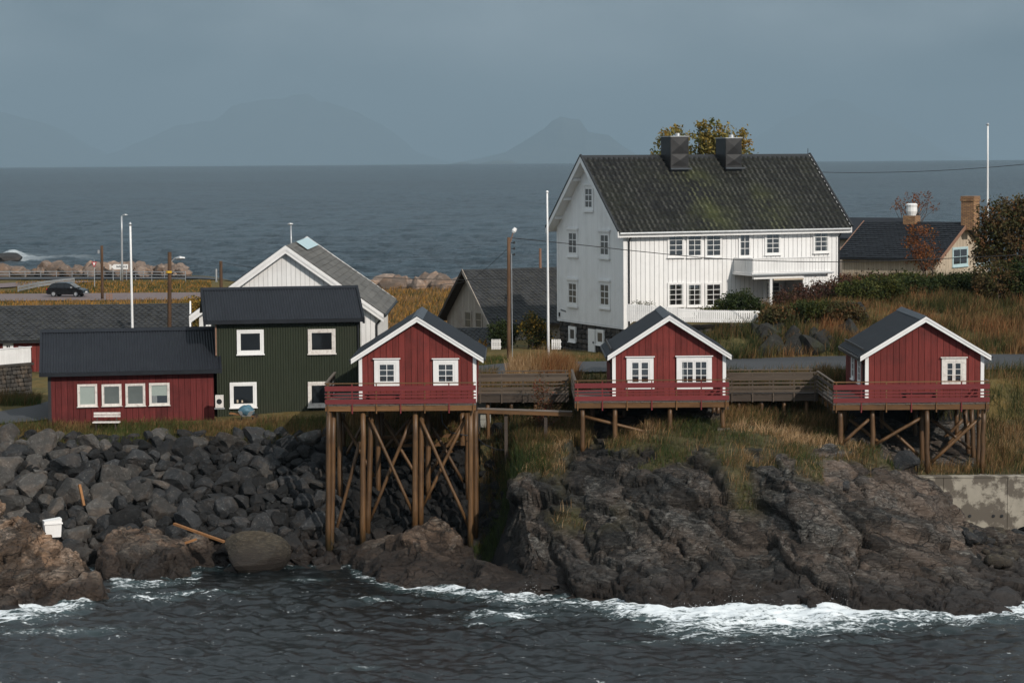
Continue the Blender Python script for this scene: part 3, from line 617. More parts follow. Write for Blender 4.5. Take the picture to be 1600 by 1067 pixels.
r3 = strip('car_park', [(x, 284) for x in np.linspace(-75, -34, 40)], 9, 'pinkasphalt', .14); r3['label'] = 'pinkish gravel car park by the far shore'
r4 = strip('shore_road', [(x, 333 - (x + 50) * .08) for x in np.linspace(-90, -36, 50)], 5, 'asphalt', .14); r4['label'] = 'far shore road in front of the pink boulders'
r5 = strip('access_road', [(-75 + k * .9, 300 + k * 1.2) for k in range(20)], 4, 'pinkasphalt', .16)

# ---- the sea
def seamat(near):
    m, t, b = newmat('sea_water' if near else 'open_sea_water'); P = pos(t)
    b.inputs['IOR'].default_value = 1.33; b.inputs['Specular IOR Level'].default_value = .5
    if near:
        f = nd(t, 'ShaderNodeAttribute', attribute_name='foam'); fr = f.outputs['Fac']
        n = noise(t, pos(t, (1, 1.4, 1)), 5, 6, .7); n3 = noise(t, pos(t, (.6, 1.5, 1)), 1.3, 6, .65)
        lace = math_(t, 'ADD', math_(t, 'MULTIPLY', math_(t, 'SUBTRACT', n, .5), 2.4), math_(t, 'MULTIPLY', math_(t, 'SUBTRACT', n3, .5), 2.6))
        k = nd(t, 'ShaderNodeMapRange'); k.inputs[1].default_value = .5; k.inputs[2].default_value = .9; lk(t, math_(t, 'ADD', fr, lace), k.inputs[0])
        deep = mixc(t, fr, (.006, .0085, .0095), (.05, .085, .09))
        c = mixc(t, k.outputs[0], deep, (.72, .76, .78)); lk(t, c, b.inputs['Base Color'])
        r = nd(t, 'ShaderNodeMapRange'); r.inputs[3].default_value = .13; r.inputs[4].default_value = .9; lk(t, k.outputs[0], r.inputs[0]); lk(t, r.outputs[0], b.inputs['Roughness'])
        bump(t, b, math_(t, 'ADD', noise(t, pos(t, (1, 1.5, 1)), 5.5, 6, .65), k.outputs[0]), .4, .06)
    else:
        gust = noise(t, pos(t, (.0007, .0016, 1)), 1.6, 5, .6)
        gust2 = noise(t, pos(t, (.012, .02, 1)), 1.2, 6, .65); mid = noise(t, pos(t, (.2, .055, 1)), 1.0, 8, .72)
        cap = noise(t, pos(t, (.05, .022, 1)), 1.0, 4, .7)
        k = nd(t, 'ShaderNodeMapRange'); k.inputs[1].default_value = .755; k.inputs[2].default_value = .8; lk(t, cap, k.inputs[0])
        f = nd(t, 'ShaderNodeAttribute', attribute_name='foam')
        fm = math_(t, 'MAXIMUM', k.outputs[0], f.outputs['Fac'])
        c = mixc(t, fm, mixc(t, ramp(t, math_(t, 'ADD', math_(t, 'MULTIPLY', gust, .3), math_(t, 'ADD', math_(t, 'MULTIPLY', gust2, .25), math_(t, 'MULTIPLY', mid, .45))), [(.38, (0, 0, 0)), (.62, (1, 1, 1))]), (.004, .012, .018), (.03, .06, .08)), (.5, .54, .56)); lk(t, c, b.inputs['Base Color'])  # mid noise paints light and dark wave faces into the water colour
        b.inputs['Roughness'].default_value = .32
        w = math_(t, 'ADD', noise(t, pos(t, (.5, .16, 1)), .8, 6, .65), math_(t, 'MULTIPLY', noise(t, pos(t, (.06, .03, 1)), 1, 5, .6), 2.5))
        bump(t, b, math_(t, 'ADD', math_(t, 'ADD', w, math_(t, 'MULTIPLY', mid, 4)), math_(t, 'MULTIPLY', gust2, 6)), .6, 1.0)
    return m
# near water: one wind sea from a wave spectrum
n = 640; L = 64.; kx = np.fft.fftfreq(n, L / n) * 2 * np.pi; KX, KY = np.meshgrid(kx, kx); K = np.hypot(KX, KY); K[0, 0] = 1
wv = 2.0; Lw = wv * wv / 9.81; wdir = np.array([.55, .83]); cs = (KX * wdir[0] + KY * wdir[1]) / K
ph = np.exp(-1 / (K * Lw) ** 2) / K ** 3.7 * (.25 + cs ** 2) * np.exp(-(K * .045) ** 2); ph[0, 0] = 0
hk = np.sqrt(ph) * (rng.normal(size=(n, n)) + 1j * rng.normal(size=(n, n)))
hf = np.fft.ifft2(hk).real; sl0 = np.fft.ifft2(1j * KY * hk).real.std(); norm = .215 / sl0; hf *= norm
dxf = np.fft.ifft2(-1j * KX / K * hk).real * norm; dyf = np.fft.ifft2(-1j * KY / K * hk).real * norm
st = L / n; xs = np.arange(-32, 32, st); ys = np.arange(82, 120, st); X, Y = np.meshgrid(xs, ys)
x, y = X.ravel(), Y.ravel()
ii = (np.round((y - 66) / st).astype(int) % n, np.round((x + 32) / st).astype(int) % n)
# where the shore lies: first rock seen from the water in each column
px = topx(x, y)
def shore(px, y):
    a = prof(HEAD, np.clip(px, 760, 1620), y); a = np.where(px < 775, -3, a)
    b_ = np.where(px < 185, prof(LEFTR, px, y), -3); c_ = np.where((px > 525) & (px < 880), prof(CENT, px, y), -3); e = np.where((px > 160) & (px < 320), prof(MIDR, px, y), -3)
    l = np.where((px > 180) & (px < 560), prof(LANDCOL, px, y), -3)
    return np.maximum.reduce([a, b_, c_, e, l])
pc = np.arange(-60, 1661, 4.); dc = np.arange(96, 118, .1); PP, DD = np.meshgrid(pc, dc, indexing='ij')
hz = shore(PP.ravel(), DD.ravel()).reshape(PP.shape) > -.1
ds_ = np.where(hz.any(1), dc[hz.argmax(1)], 118.)
dshore = np.interp(px, pc, ds_) - y                 # metres of open water between here and the rock
wgt = np.interp(px, [-50, 0, 90, 160, 215, 260, 420, 540, 600, 680, 730, 800, 870, 930, 1000, 1080, 1200, 1300, 1420, 1600], [.8, 1., .8, .9, .75, .5, .22, .3, .5, .62, .85, .8, .55, .5, .9, 1.1, 1.0, .95, .75, .72])
wid = np.interp(px, [-50, 60, 160, 260, 420, 560, 700, 780, 900, 1000, 1100, 1250, 1400, 1600], [3.4, 3.0, 4.2, 2.6, .9, 1.3, 2.0, 5.0, 3.0, 5.0, 8.0, 8.0, 5.0, 3.6])
P3 = np.stack([x, y, 0 * x], 1); ln = fbm(P3 * np.array([.3, .6, 1]), 4, 31)
foam = wgt * (.62 + .7 * fbm(P3 * np.array([.22, .1, 1]), 3, 37)) * np.clip(1.15 - np.clip(dshore, 0, 99) / (wid * (.45 + 1.1 * ln)), 0, 1)
foam = np.where(dshore < -1.5, foam * .6, foam)
def patch(pxc, pyc, w, h, a):                        # loose patches of foam drifting on the water
    q = at(pxc, pyc, 100); d_ = 19 * 100 / (19 - q.z); c0 = (pxy(pxc, d_, 0), d_); return a * np.exp(-((x - c0[0]) / w) ** 2 - ((y - c0[1]) / h) ** 2)
for a in ((300, 925, 1.8, .5, .85), (235, 935, 1.4, .9, .5), (80, 985, 3., .7, .5), (10, 967, 2., .6, .9), (480, 905, .8, .35, .7), (790, 960, 1.6, 1.0, .85), (760, 975, 1.2, .4, .5), (1090, 968, 2.6, .8, .6), (1500, 968, 3.5, .7, .55), (1240, 980, 3., .5, .4), (600, 938, 1.2, .3, .6), (1000, 1005, 2.2, .35, .4), (1350, 1000, 3.0, .4, .3), (560, 1040, .9, .25, .35)):
    foam = np.maximum(foam, patch(*a))
swell = foam * (.05 + .26 * sstep(.45, .8, ln)) * (.6 + .8 * fbm(P3 * 2.2, 4, 33)) * np.clip(wgt - .4, 0, 1)
am = .45 + 1.1 * fbm(P3 * np.array([.12, .2, 1]), 3, 35)
V = np.stack([x + dxf[ii] * .55 * am, y + dyf[ii] * .55 * am, hf[ii] * am + swell], 1)
sea = mesh_np('sea', V, gridfaces(*X.shape), seamat(True), None, True, None, {'foam': foam}); tag(sea, 'dark rippled sea with white surf along the rocks', None, None, 'structure')
# spray thrown up where the wave breaks on the headland
SP = []
for pxc, pyc, w, h, nn in ((1165, 948, 1.0, .3, 110), (1325, 945, .7, .45, 120), (1400, 945, .8, .3, 60), (1090, 952, 1.0, .2, 60), (1480, 958, .8, .2, 30), (830, 930, .25, .3, 40), (690, 932, .5, .15, 20)):
    c0 = at(pxc, pyc, 101.6 if pxc > 900 else 105.5)
    for _ in range(nn): SP.append((c0.x + random.gauss(0, w), c0.y + random.uniform(-.5, .3), max(.05, random.expovariate(1.6 / h)), random.uniform(.004, .012)))
SP = np.array(SP); tet = np.array([[1, 1, 1], [1, -1, -1], [-1, 1, -1], [-1, -1, 1]])
V = (SP[:, None, :3] + tet[None] * SP[:, 3][:, None, None]).reshape(-1, 3); b0 = np.arange(len(SP))[:, None] * 4
Fc = np.concatenate([b0 + np.array(f) for f in ((0, 1, 2), (0, 3, 1), (0, 2, 3), (1, 3, 2))])
M['spray'] = pm('white_spray', (.75, .78, .8), .05, 2, (1, 1, 1), .8, 0, rand=0)
tag(mesh_np('sea_spray', V, Fc, 'spray'), 'white spray drops above the breaking waves', 'spray', None, 'stuff')
# open sea: from the near bay out to the horizon, 14 km away
rows = [60., 81.9, 82.1, 119.8, 120.2] + list(np.linspace(130, 270, 8)) + list(1 / np.linspace(1 / 280, 1 / 3200, 330)) + list(np.geomspace(3300, 14000, 90))
cols = np.concatenate([np.linspace(-.62, -.25, 24)[:-1], np.linspace(-.25, .25, 640), np.linspace(.25, .62, 24)[1:]]); nc_ = len(cols)
Y = np.array(rows)[:, None] * np.ones((1, nc_)); X = (Y + 40) * cols[None]
x, y = X.ravel(), Y.ravel()
n = 512; L = 420.; kx = np.fft.fftfreq(n, L / n) * 2 * np.pi; KX, KY = np.meshgrid(kx, kx); K = np.hypot(KX, KY); K[0, 0] = 1
ph = np.exp(-1 / (K * 3.4) ** 2) / K ** 3.6 * (.2 + ((KX * .35 + KY * .94) / K) ** 2); ph[0, 0] = 0
hk = np.sqrt(ph) * (rng.normal(size=(n, n)) + 1j * rng.normal(size=(n, n))); hw_ = np.fft.ifft2(hk).real; hw_ /= hw_.std()
def tile(u, v): return hw_[np.floor(v / L * n).astype(int) % n, np.floor(u / L * n).astype(int) % n]
gust_ = fbm(np.stack([x / 260, y / 420, 0 * x], 1), 4, 61)
zz = (.2 * tile(x, y) + .14 * tile(x * .86 - y * .5 + 71, y * .86 + x * .5)) * (.45 + 1.1 * gust_)
zz = zz * sstep(6000, 2500, y) * sstep(200, 290, y) - .25
zz = np.where((y < 120.1) & (y > 82), -3.2, zz)
q = at(100, 395, 470)
fo = np.exp(-((y - 500 + .02 * x) / 7) ** 2) * sstep(pxy(190, 500, 0), pxy(60, 500, 0), x) * np.clip(fbm(np.stack([x * .3, y * .25, 0 * x], 1), 4, 17) * 2 - .35, 0, 1) * 1.2
fo = np.maximum(fo, np.exp(-((x - pxy(20, 490, 0)) / 5) ** 2 - ((y - 490) / 9) ** 2))
zz = zz + 2.0 * np.exp(-((x - pxy(18, 490, 0)) / 3.2) ** 2 - ((y - 492) / 6) ** 2)
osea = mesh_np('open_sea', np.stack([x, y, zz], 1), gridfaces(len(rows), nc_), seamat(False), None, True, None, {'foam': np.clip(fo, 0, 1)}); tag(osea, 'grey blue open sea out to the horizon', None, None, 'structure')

# ---- far mountains in the rain haze
M['mountain'] = pm('mountain_rock', (.07, .075, .07), .3, .002, (1, 1, 1), .95, 0, rand=0)
def mountain(sil, dist, depth, label, seed):
    pxv, pyv = zip(*sil); hgt = [max(0, at(a, b, dist).z) for a, b in sil]; xv = [at(a, b, dist).x for a, b in sil]
    nx, ny = 220, 40; xs = np.linspace(xv[0], xv[-1], nx); v = np.linspace(-1, 1, ny); X, T = np.meshgrid(xs, v)
    h = np.interp(X.ravel(), xv, hgt); t = T.ravel(); P = np.stack([X.ravel() / 2500, t * 3, 0 * t], 1)
    z = h * np.clip(1 - np.abs(t), 0, 1) ** .75 * (1 + (fbm(P * 3, 5, seed) - .5) * .35 * np.minimum(1, np.abs(t) * 4)) + h * (fbm(np.stack([X.ravel() / 900, t * 0, t * 0], 1), 5, seed + 3) - .5) * .3 * (np.abs(t) < .03)
    o = mesh_np('mountain', np.stack([X.ravel(), dist + t * depth, z - 60], 1), gridfaces(ny, nx), 'mountain', None, True); return tag(o, label, 'mountain', 'mountains across the fjord', 'structure')
mountain([(-260, 251), (-150, 200), (-60, 170), (0, 172), (50, 180), (95, 196), (130, 222), (165, 250)], 60000, 7000, 'faint mountain at the far left edge', 51)
mountain([(170, 250), (210, 222), (280, 190), (340, 180), (375, 155), (410, 146), (440, 151), (480, 146), (500, 160), (560, 170), (600, 195), (650, 235), (700, 250)], 61000, 7000, 'broad faint twin topped mountain left of centre', 52)
mountain([(700, 251), (740, 244), (790, 232), (830, 206), (850, 193), (862, 180), (876, 173), (890, 176), (905, 178), (918, 198), (950, 204), (975, 224), (1000, 240), (1030, 250)], 44000, 4500, 'darker pointed mountain beside the white house roof', 53)
mountain([(1130, 249), (1170, 222), (1190, 205), (1230, 177), (1280, 162), (1318, 150), (1345, 168), (1400, 188), (1440, 225), (1470, 248)], 70000, 7000, 'very faint broad mountain behind the white house', 54)
mountain([(600, 253), (640, 250), (655, 252), (700, 250), (720, 246), (745, 249), (775, 242), (800, 243), (815, 250), (840, 252)], 30000, 1200, 'low dark islets on the horizon left of the pointed mountain', 55)
# ================================================================== buildings
class B:
    """a building: an Empty at its base, local x along the front, y into depth, z up; loc() turns a pixel into a local point on a wall plane"""
    def __init__(s, name, px, py, d, a, label, cat, group=None):
        s.o = at(px, py, d); s.a = a; s.root = empty(name, s.o, a, label, cat, group); s.Ri = Matrix.Rotation(-a, 3, 'Z'); s.c = s.Ri @ (CAM - s.o)
    def loc(s, px, py, axis=1, val=0.):
        r = s.Ri @ ray(px, py); return s.c + r * ((val - s.c[axis]) / r[axis])
    def rect(s, x0, y0, x1, y1, axis=1, val=0.):      # pixel rectangle -> s0, s1, z0, z1 on the plane
        k = 1 - axis; a = s.loc(x0, (y0 + y1) / 2, axis, val)[k]; b = s.loc(x1, (y0 + y1) / 2, axis, val)[k]
        c = (x0 + x1) / 2; return min(a, b), max(a, b), s.loc(c, y1, axis, val).z, s.loc(c, y0, axis, val).z
def mapf(axis, val, sgn):     # (along, out, up) -> local xyz; out is away from the wall
    return (lambda u, o, z: (u, val + sgn * o, z)) if axis == 1 else (lambda u, o, z: (val + sgn * o, u, z))
FRONT = (1, 0., -1); LEFTW = (0, 0., -1)
def mbox(mb, f, u0, u1, o0, o1, z0, z1):
    return mb.hexa([f(u0, o0, z0), f(u1, o0, z0), f(u1, o1, z0), f(u0, o1, z0), f(u0, o0, z1), f(u1, o0, z1), f(u1, o1, z1), f(u0, o1, z1)])
def window(par, plane, u0, u1, z0, z1, cols=2, rows=3, trim=.16, mat='white', glass='glass', sash=.05, head=.0, sill=.05, base=.05, casement=1, behind=None, name='window', muntin=.03):
    f = mapf(*plane); m = MB(); b = base
    i0, i1, j0, j1 = u0 + trim, u1 - trim, z0 + trim, z1 - trim
    mbox(m, f, u0, i0, .004, b + .035, z0, z1); mbox(m, f, i1, u1, .004, b + .035, z0, z1)
    mbox(m, f, i0, i1, .004, b + .034, z0, j0); mbox(m, f, i0, i1, .004, b + .034, j1, z1)
    if head: mbox(m, f, u0 - .06, u1 + .06, b, b + .1, z1 + .002, z1 + head)
    if sill: mbox(m, f, u0 - .04, u1 + .04, b, b + .09, z0 - sill, z0 - .002)
    w = m.build(name, mat, par)
    s_ = MB(); n = casement; cw = (i1 - i0) / n
    for c in range(n):
        a0, a1 = i0 + c * cw + .004, i0 + (c + 1) * cw - .004
        for q in ((a0, a0 + sash, j0, j1), (a1 - sash, a1, j0, j1), (a0 + sash, a1 - sash, j0, j0 + sash), (a0 + sash, a1 - sash, j1 - sash, j1)): mbox(s_, f, q[0], q[1], b - .01, b + .022, q[2], q[3])
        for k in range(1, cols): x = a0 + sash + (a1 - a0 - 2 * sash) * k / cols; mbox(s_, f, x - muntin / 2, x + muntin / 2, b - .01, b + .018, j0 + sash, j1 - sash)
        for k in range(1, rows): z = j0 + sash + (j1 - j0 - 2 * sash) * k / rows; mbox(s_, f, a0 + sash, a1 - sash, b - .01, b + .015, z - muntin / 2, z + muntin / 2)
    s_.build('sash', mat, w)
    if behind:
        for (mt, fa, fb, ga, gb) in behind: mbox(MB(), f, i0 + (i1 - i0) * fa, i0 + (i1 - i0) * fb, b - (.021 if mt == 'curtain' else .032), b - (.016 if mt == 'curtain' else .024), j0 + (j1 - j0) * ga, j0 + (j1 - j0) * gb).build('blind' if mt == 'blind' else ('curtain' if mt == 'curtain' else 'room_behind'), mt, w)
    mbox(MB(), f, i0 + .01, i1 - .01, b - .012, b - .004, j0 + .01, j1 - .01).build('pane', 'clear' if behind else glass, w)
    return w
def boards(wall, plane, u0, u1, z0, top, width, mat, out=.028, gap=.018, jit=.004):
    """each upright board is its own object; top(u) gives the height of the wall"""
    f = mapf(*plane); n = max(1, round((u1 - u0) / width)); w = (u1 - u0) / n
    for k in range(n):
        a, b = u0 + k * w + gap / 2, u0 + (k + 1) * w - gap / 2; o = out + random.uniform(-jit, jit)
        ta, tb, tm = top(a), top(b), None
        if abs(ta - tb) < 1e-6 and plane[0] == 1: 
            v = plane[2]; slab('board', wall, mat, a, b, plane[1], plane[1] + v * o, z0, ta); continue
        MB().hexa([f(a, 0, z0), f(b, 0, z0), f(b, o, z0), f(a, o, z0), f(a, 0, ta), f(b, 0, tb), f(b, o, tb), f(a, o, ta)]).build('board', mat, wall)
def battens(wall, plane, u0, u1, z0, top, step, mat, w=.05, out=.045):
    f = mapf(*plane); n = round((u1 - u0) / step); m = MB()
    for k in range(1, n): u = u0 + (u1 - u0) * k / n; mbox(m, f, u - w / 2, u + w / 2, 0, out, z0, top(u) - .01)
    return m.build('batten_strips', mat, wall)
def sheet(name, par, mat, P0, P1, P2, P3, nu, nv, hf, smooth=True):
    """roof sheet between ridge P0-P1 and eave P3-P2, raised by hf(u, v) along its normal"""
    P0, P1, P2, P3 = (np.array(p, float) for p in (P0, P1, P2, P3)); u = np.linspace(0, 1, nu); v = np.linspace(0, 1, nv); U, W = np.meshgrid(u, v)
    U = U.ravel()[:, None]; W = W.ravel()[:, None]; V = (P0 * (1 - U) + P1 * U) * (1 - W) + (P3 * (1 - U) + P2 * U) * W
    n = np.cross(P1 - P0, P3 - P0); n /= np.linalg.norm(n); n = n if n[2] > 0 else -n
    V = V + n * hf(U[:, 0], W[:, 0])[:, None]
    return mesh_np(name, V, gridfaces(nv, nu), mat, par, smooth)
def slates(name, par, mat, P0, P1, P2, P3, w, h, diamond=False, seed=1):
    r = np.random.default_rng(seed); P0, P1, P2, P3 = (np.array(p, float) for p in (P0, P1, P2, P3)); Lx = np.linalg.norm(P1 - P0); Ly = np.linalg.norm(P3 - P0)
    n = np.cross(P1 - P0, P3 - P0); n /= np.linalg.norm(n); n = n if n[2] > 0 else -n
    V = []; Fs = []
    nu, nv = int(Lx / w), int(Ly / h)
    for j in range(nv + 1):
        for i in range(-1, nu + 1):
            off = (j % 2) * .5; u0 = (i + off) / nu; u1 = (i + 1 + off) / nu; v0 = (j - .35) / nv; v1 = (j + 1.0) / nv
            u0, u1, v0, v1 = max(0, u0), min(1, u1), max(0, v0), min(1, v1)
            if u1 <= u0 or v1 <= v0: continue
            g = .012 / Lx; u0 += g; u1 -= g; t = r.uniform(-.006, .012); lift = .035 + r.uniform(-.008, .015)
            def at_(u, v, k): return (P0 * (1 - u) + P1 * u) * (1 - v) + (P3 * (1 - u) + P2 * u) * v + n * k
            b = len(V)
            if diamond:
                um = (u0 + u1) / 2; V += [at_(u0, v0, .005), at_(u1, v0, .005), at_(u1, v0 + (v1 - v0) * .55, lift * .7 + t), at_(um, v1, lift + t), at_(u0, v0 + (v1 - v0) * .55, lift * .7), at_(u1, v0 + (v1 - v0) * .55, 0), at_(um, v1, 0), at_(u0, v0 + (v1 - v0) * .55, 0)]
                Fs += [(b, b + 1, b + 2, b + 3), (b, b + 3, b + 4, b + 4)][:1] + [(b, b + 3, b + 4), (b + 2, b + 5, b + 6, b + 3), (b + 3, b + 6, b + 7, b + 4)]
            else:
                V += [at_(u0, v0, .005), at_(u1, v0, .005 + t), at_(u1, v1, lift + t), at_(u0, v1, lift), at_(u1, v1, 0), at_(u0, v1, 0)]
                Fs += [(b, b + 1, b + 2, b + 3), (b + 3, b + 2, b + 4, b + 5)]
    b = len(V); V += [P0, P1, P2, P3]; Fs.append((b, b + 1, b + 2, b + 3))
    o = mesh_np(name, np.array(V), [tuple(int(q) for q in f) for f in Fs], mat, par); o['kind'] = 'stuff'; return o

# ------------------------------------------------------------------ the three red cabins
def cabin(px_l, px_r, apex, eave_y, deck_y, d, depth, label, wins, leftwin=False, roofstep=False, ov=.36):
    b = B('red_cabin', (px_l + px_r) / 2, deck_y, d, 0, label, 'cabin', 'red cabins on stilts'); r = b.root
    x0 = b.loc(px_l, 580).x; x1 = b.loc(px_r, 580).x; za = b.loc(apex[0], apex[1]).z; ze = b.loc(px_l - 10, eave_y).z
    xm = (x0 + x1) / 2; half = (x1 - x0) / 2; sl_ = (za - ze) / (half + ov)
    zw = lambda u: za - .12 - abs(u - xm) * sl_
    wall = MB().prism([(x0, 0, 0), (x1, 0, 0), (x1, 0, zw(x1)), (xm, 0, zw(xm)), (x0, 0, zw(x0))], (0, depth, 0)).build('wall', 'redback', r)
    n = 20; w = (x1 - x0) / n
    boards(wall, FRONT, x0 + .13, xm, .02, zw, .285, 'red'); boards(wall, FRONT, xm, x1 - .13, .02, zw, .285, 'red')
    for pl in ((0, x0, -1), (0, x1, 1)): boards(wall, pl, .1, depth - .1, .02, lambda u: zw(x0), .285, 'red')
    for k in (x0, x1 - .14): slab('corner_board', r, 'white', k - .012, k + .152, -.055, .1, .0, zw(x0) - .02)
    for s in (-1, 1):       # roof slopes with front overhang
        xe = xm + s * (half + ov); y0, y1 = -.32, depth + .25; t = .1
        nrm = Vector((s * sl_, 0, 1)).normalized()
        rf = MB().prism([(xm, y0, za), (xe, y0, ze), (xe - nrm.x * t, y0, ze - nrm.z * t), (xm, y0, za - t / nrm.z)], (0, y1 - y0, 0)).build('roof', 'roofb', r)
        sheet('roofing', rf, 'roofb', (xm, y0 - .02, za + .004), (xm, y1, za + .004), (xe + s * .04, y1, ze + .004 - .04 * sl_), (xe + s * .04, y0 - .02, ze + .004 - .04 * sl_), 29, 14, lambda u, v: .012 * ((np.round(v * 13) % 3 == 0)) + .006)
        # white barge board in two steps
        m = MB(); m.prism([(xm, y0 - .03, za - .02), (xe, y0 - .03, ze - .02), (xe, y0 - .03, ze - .24), (xm, y0 - .03, za - .26)], (0, .03, 0)); m.build('barge_board', 'white', r)
        m = MB(); m.prism([(xm, y0 - .062, za - .0), (xe, y0 - .062, ze - .0), (xe, y0 - .062, ze - .1), (xm, y0 - .062, za - .1)], (0, .03, 0)); m.build('verge_board', 'white', r)
        slab('eave_board', r, 'white' if s > 0 else 'black', xe - .06, xe - .03, y0 + .02, y1, ze - .24, ze - .06)
        MB().tube((xe + s * .05, y0 + .05, ze - .1), (xe + s * .05, y1, ze - .1), .055, None, 8).build('gutter', 'black', r)
    MB().prism([(xm - .28, -.36, za - .28 * sl_ + .035), (xm, -.36, za + .045), (xm + .28, -.36, za - .28 * sl_ + .035), (xm, -.36, za + .015)], (0, depth + .65, 0)).build('ridge_cap', 'ridge', r)
    if roofstep:     # low snow board near the left eave and a downpipe
        xe = xm - half - ov * .2; MB().bar((xe, 0.2, zw(xe) + .25), (xe, depth, zw(xe) + .25), .05, .12).build('snow_guard', 'black', r)
        MB().poly([(x0 - .3, .1, ze - .12), (x0 - .06, .25, ze - .45), (x0 - .06, .25, .1)], [.04, .04, .04]).build('downpipe', 'black', r)
    if leftwin:
        for yy in (1.2, 3.4): window(r, (0, x0, -1), yy, yy + .9, .75, 2.0, 1, 3, .1, 'white')
    for (wx0, wy0, wx1, wy1, cols, cas, mt) in wins:
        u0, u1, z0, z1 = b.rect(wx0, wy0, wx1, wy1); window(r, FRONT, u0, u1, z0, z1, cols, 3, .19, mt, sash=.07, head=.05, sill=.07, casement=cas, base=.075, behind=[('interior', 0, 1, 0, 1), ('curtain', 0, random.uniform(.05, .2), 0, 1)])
    return b
C1 = cabin(561, 744, (648, 494), 560, 629, 115.2, 6.6, 'red wooden cabin on the tallest stilts, with two single windows', [(585, 561, 624, 604, 2, 1, 'white'), (677, 561, 716, 604, 2, 1, 'white')])
C2 = cabin(957, 1134, (1045, 492), 555, 624, 116.6, 6.6, 'red wooden cabin between the other two, with two unequal casement windows', [(979, 558, 1021, 605, 1, 2, 'white'), (1057, 557, 1112, 605, 2, 2, 'white')], roofstep=True, ov=.25)
C3 = cabin(1352, 1537, (1445, 494), 556, 627, 114.8, 6.6, 'red wooden cabin nearest the right edge, with a single front window', [(1471, 559, 1509, 603, 1, 2, 'whiteold')], True, True, .29)
p = at(1333, 557, 119.2); lamp = empty('wall_lamp', p, 0, 'small lit yellow lamp under the eave of the rightmost red cabin', 'lamp')
MB().tube((0, 0, -.05), (0, 0, .05), .03, .045, 8).build('bulb', 'bulb', lamp); MB().tube((0, 0, .051), (.1, .02, .1), .05, .02, 8).build('bracket', 'black', lamp)

# ------------------------------------------------------------------ decks on stilts
def rail_run(par, a, b, posts, kind):
    """railing from a to b: rail boards, top rail and posts, each its own piece"""
    a, b = Vector(a), Vector(b); d = (b - a); L = d.length; t = d / L; out = Vector((t.y, -t.x, 0))
    bm_, top = ('redrail', 'beam') if kind == 'red' else ('rail', 'rail')
    rows = ((.05, .27, .03), (.35, .41, .028), (.50, .56, .028), (.66, .90, .03)) if kind == 'red' else ((.06, .19, .03), (.32, .38, .028), (.50, .56, .028), (.70, .86, .03))
    for z0, z1, th in rows: barobj('rail_board', par, bm_, a + out * .05 + Vector((0, 0, (z0 + z1) / 2)), b + out * .05 + Vector((0, 0, (z0 + z1) / 2)), th, z1 - z0)
    barobj('top_rail', par, top, a + Vector((0, 0, 1.02)), b + Vector((0, 0, 1.02)), .12, .04)
    for k in range(posts):
        q = a + d * ((k + .12) / (posts - .76)) if posts > 1 else a
        barobj('rail_post', par, 'redrail' if kind == 'red' and k % 2 else top, q + Vector((0, 0, -.42)), q + Vector((0, 0, 1.0)), .055, .09)
def planks(par, x0, x1, y0, y1, mat='deck'):
    m = MB(); n = int((x1 - x0) / .13); w = (x1 - x0) / n
    for k in range(n): m.box(x0 + k * w + .005, x0 + (k + 1) * w - .005, y0 + random.uniform(-.02, .02), y1, -.05 + random.uniform(-.004, .004), 0)
    o = m.build('decking', mat, par); o['kind'] = 'stuff'; return o
def deck(px_l, px_r, py, d, back, label, left_rail, right_rail, px_back_l=None):
    q = at(px_l, py, d); x1 = at(px_r, py, d).x - q.x; r = empty('stilt_deck', q, 0, label, 'deck', 'decks on stilts')
    planks(r, 0, x1, 0, back)
    slab('front_beam', r, 'beam', 0, x1, .02, .1, -.3, -.056); slab('back_beam', r, 'beam', 0, x1, back - .15, back - .05, -.3, -.056)
    for k in range(7): xx = .2 + (x1 - .4) * k / 6; slab('joist', r, 'beam', xx - .04, xx + .04, .11, back - .16, -.28, -.06)
    for k in (.28, .62): slab('cross_beam', r, 'beam', .1, x1 - .1, back * k, back * k + .2, -.5, -.29)
    rail_run(r, (0, 0, 0), (x1, 0, 0), 7, 'red')
    if left_rail: rail_run(r, (0.03, back, 0), (0.03, .1, 0), 4, 'grey')
    if right_rail: rail_run(r, (x1 - .03, .1, 0), (x1 - .03, right_rail, 0), 2, 'grey')
    return r, q, x1
D1, q1, w1 = deck(508, 744, 633, 113.9, 6.2, 'wooden deck with red railing on very tall log stilts', True, False)
D2, q2, w2 = deck(898, 1139, 628, 115.2, 6.2, 'wooden deck with red railing on short posts above grassy rock', True, .9)
D3, q3, w3 = deck(1302, 1546, 631, 113.4, 6.2, 'wooden deck with red railing on crossed posts beside the sea wall', True, .9)
def stilt(par, q, pt, yt, pb, yb, d, r=.135, db=None, dy=0):
    a = at(pt, yt, d) - q; b_ = at(pb, yb, db or d) - q; wobbly('stilt', par, 'stilt', b_, a, r * 1.08, r * .95)
def brace(par, q, p0, y0, p1, y1, d, r=.085, d1=None):
    wobbly('brace', par, 'stilt', at(p0, y0, d) - q, at(p1, y1, d1 or d) - q, r, r * .95, 8, 4, .015)
for pt, pb, yb, d in ((514, 513, 865, 114.1), (521, 517, 888, 114.5), (567, 567, 858, 114.2), (580, 574, 842, 114.6), (649, 648, 832, 114.3), (659, 657, 826, 114.6), (735, 735, 866, 114.2), (743, 743, 840, 114.5)):
    stilt(D1, q1, pt, 642, pb, yb, d)
for d, ps in ((116.8, (530, 590, 668, 730)), (119.4, (535, 596, 660, 722))):
    for p_ in ps:
        e = at(p_, 700, d); zb = max(gz(e.x, d), -.8); a = at(p_, 645, d)
        if 560 < p_ < 720 and d < 118: zb = max(zb, .3)
        wobbly('stilt', D1, 'stilt', Vector((a.x, d, zb)) - q1, a - q1, .14, .13)
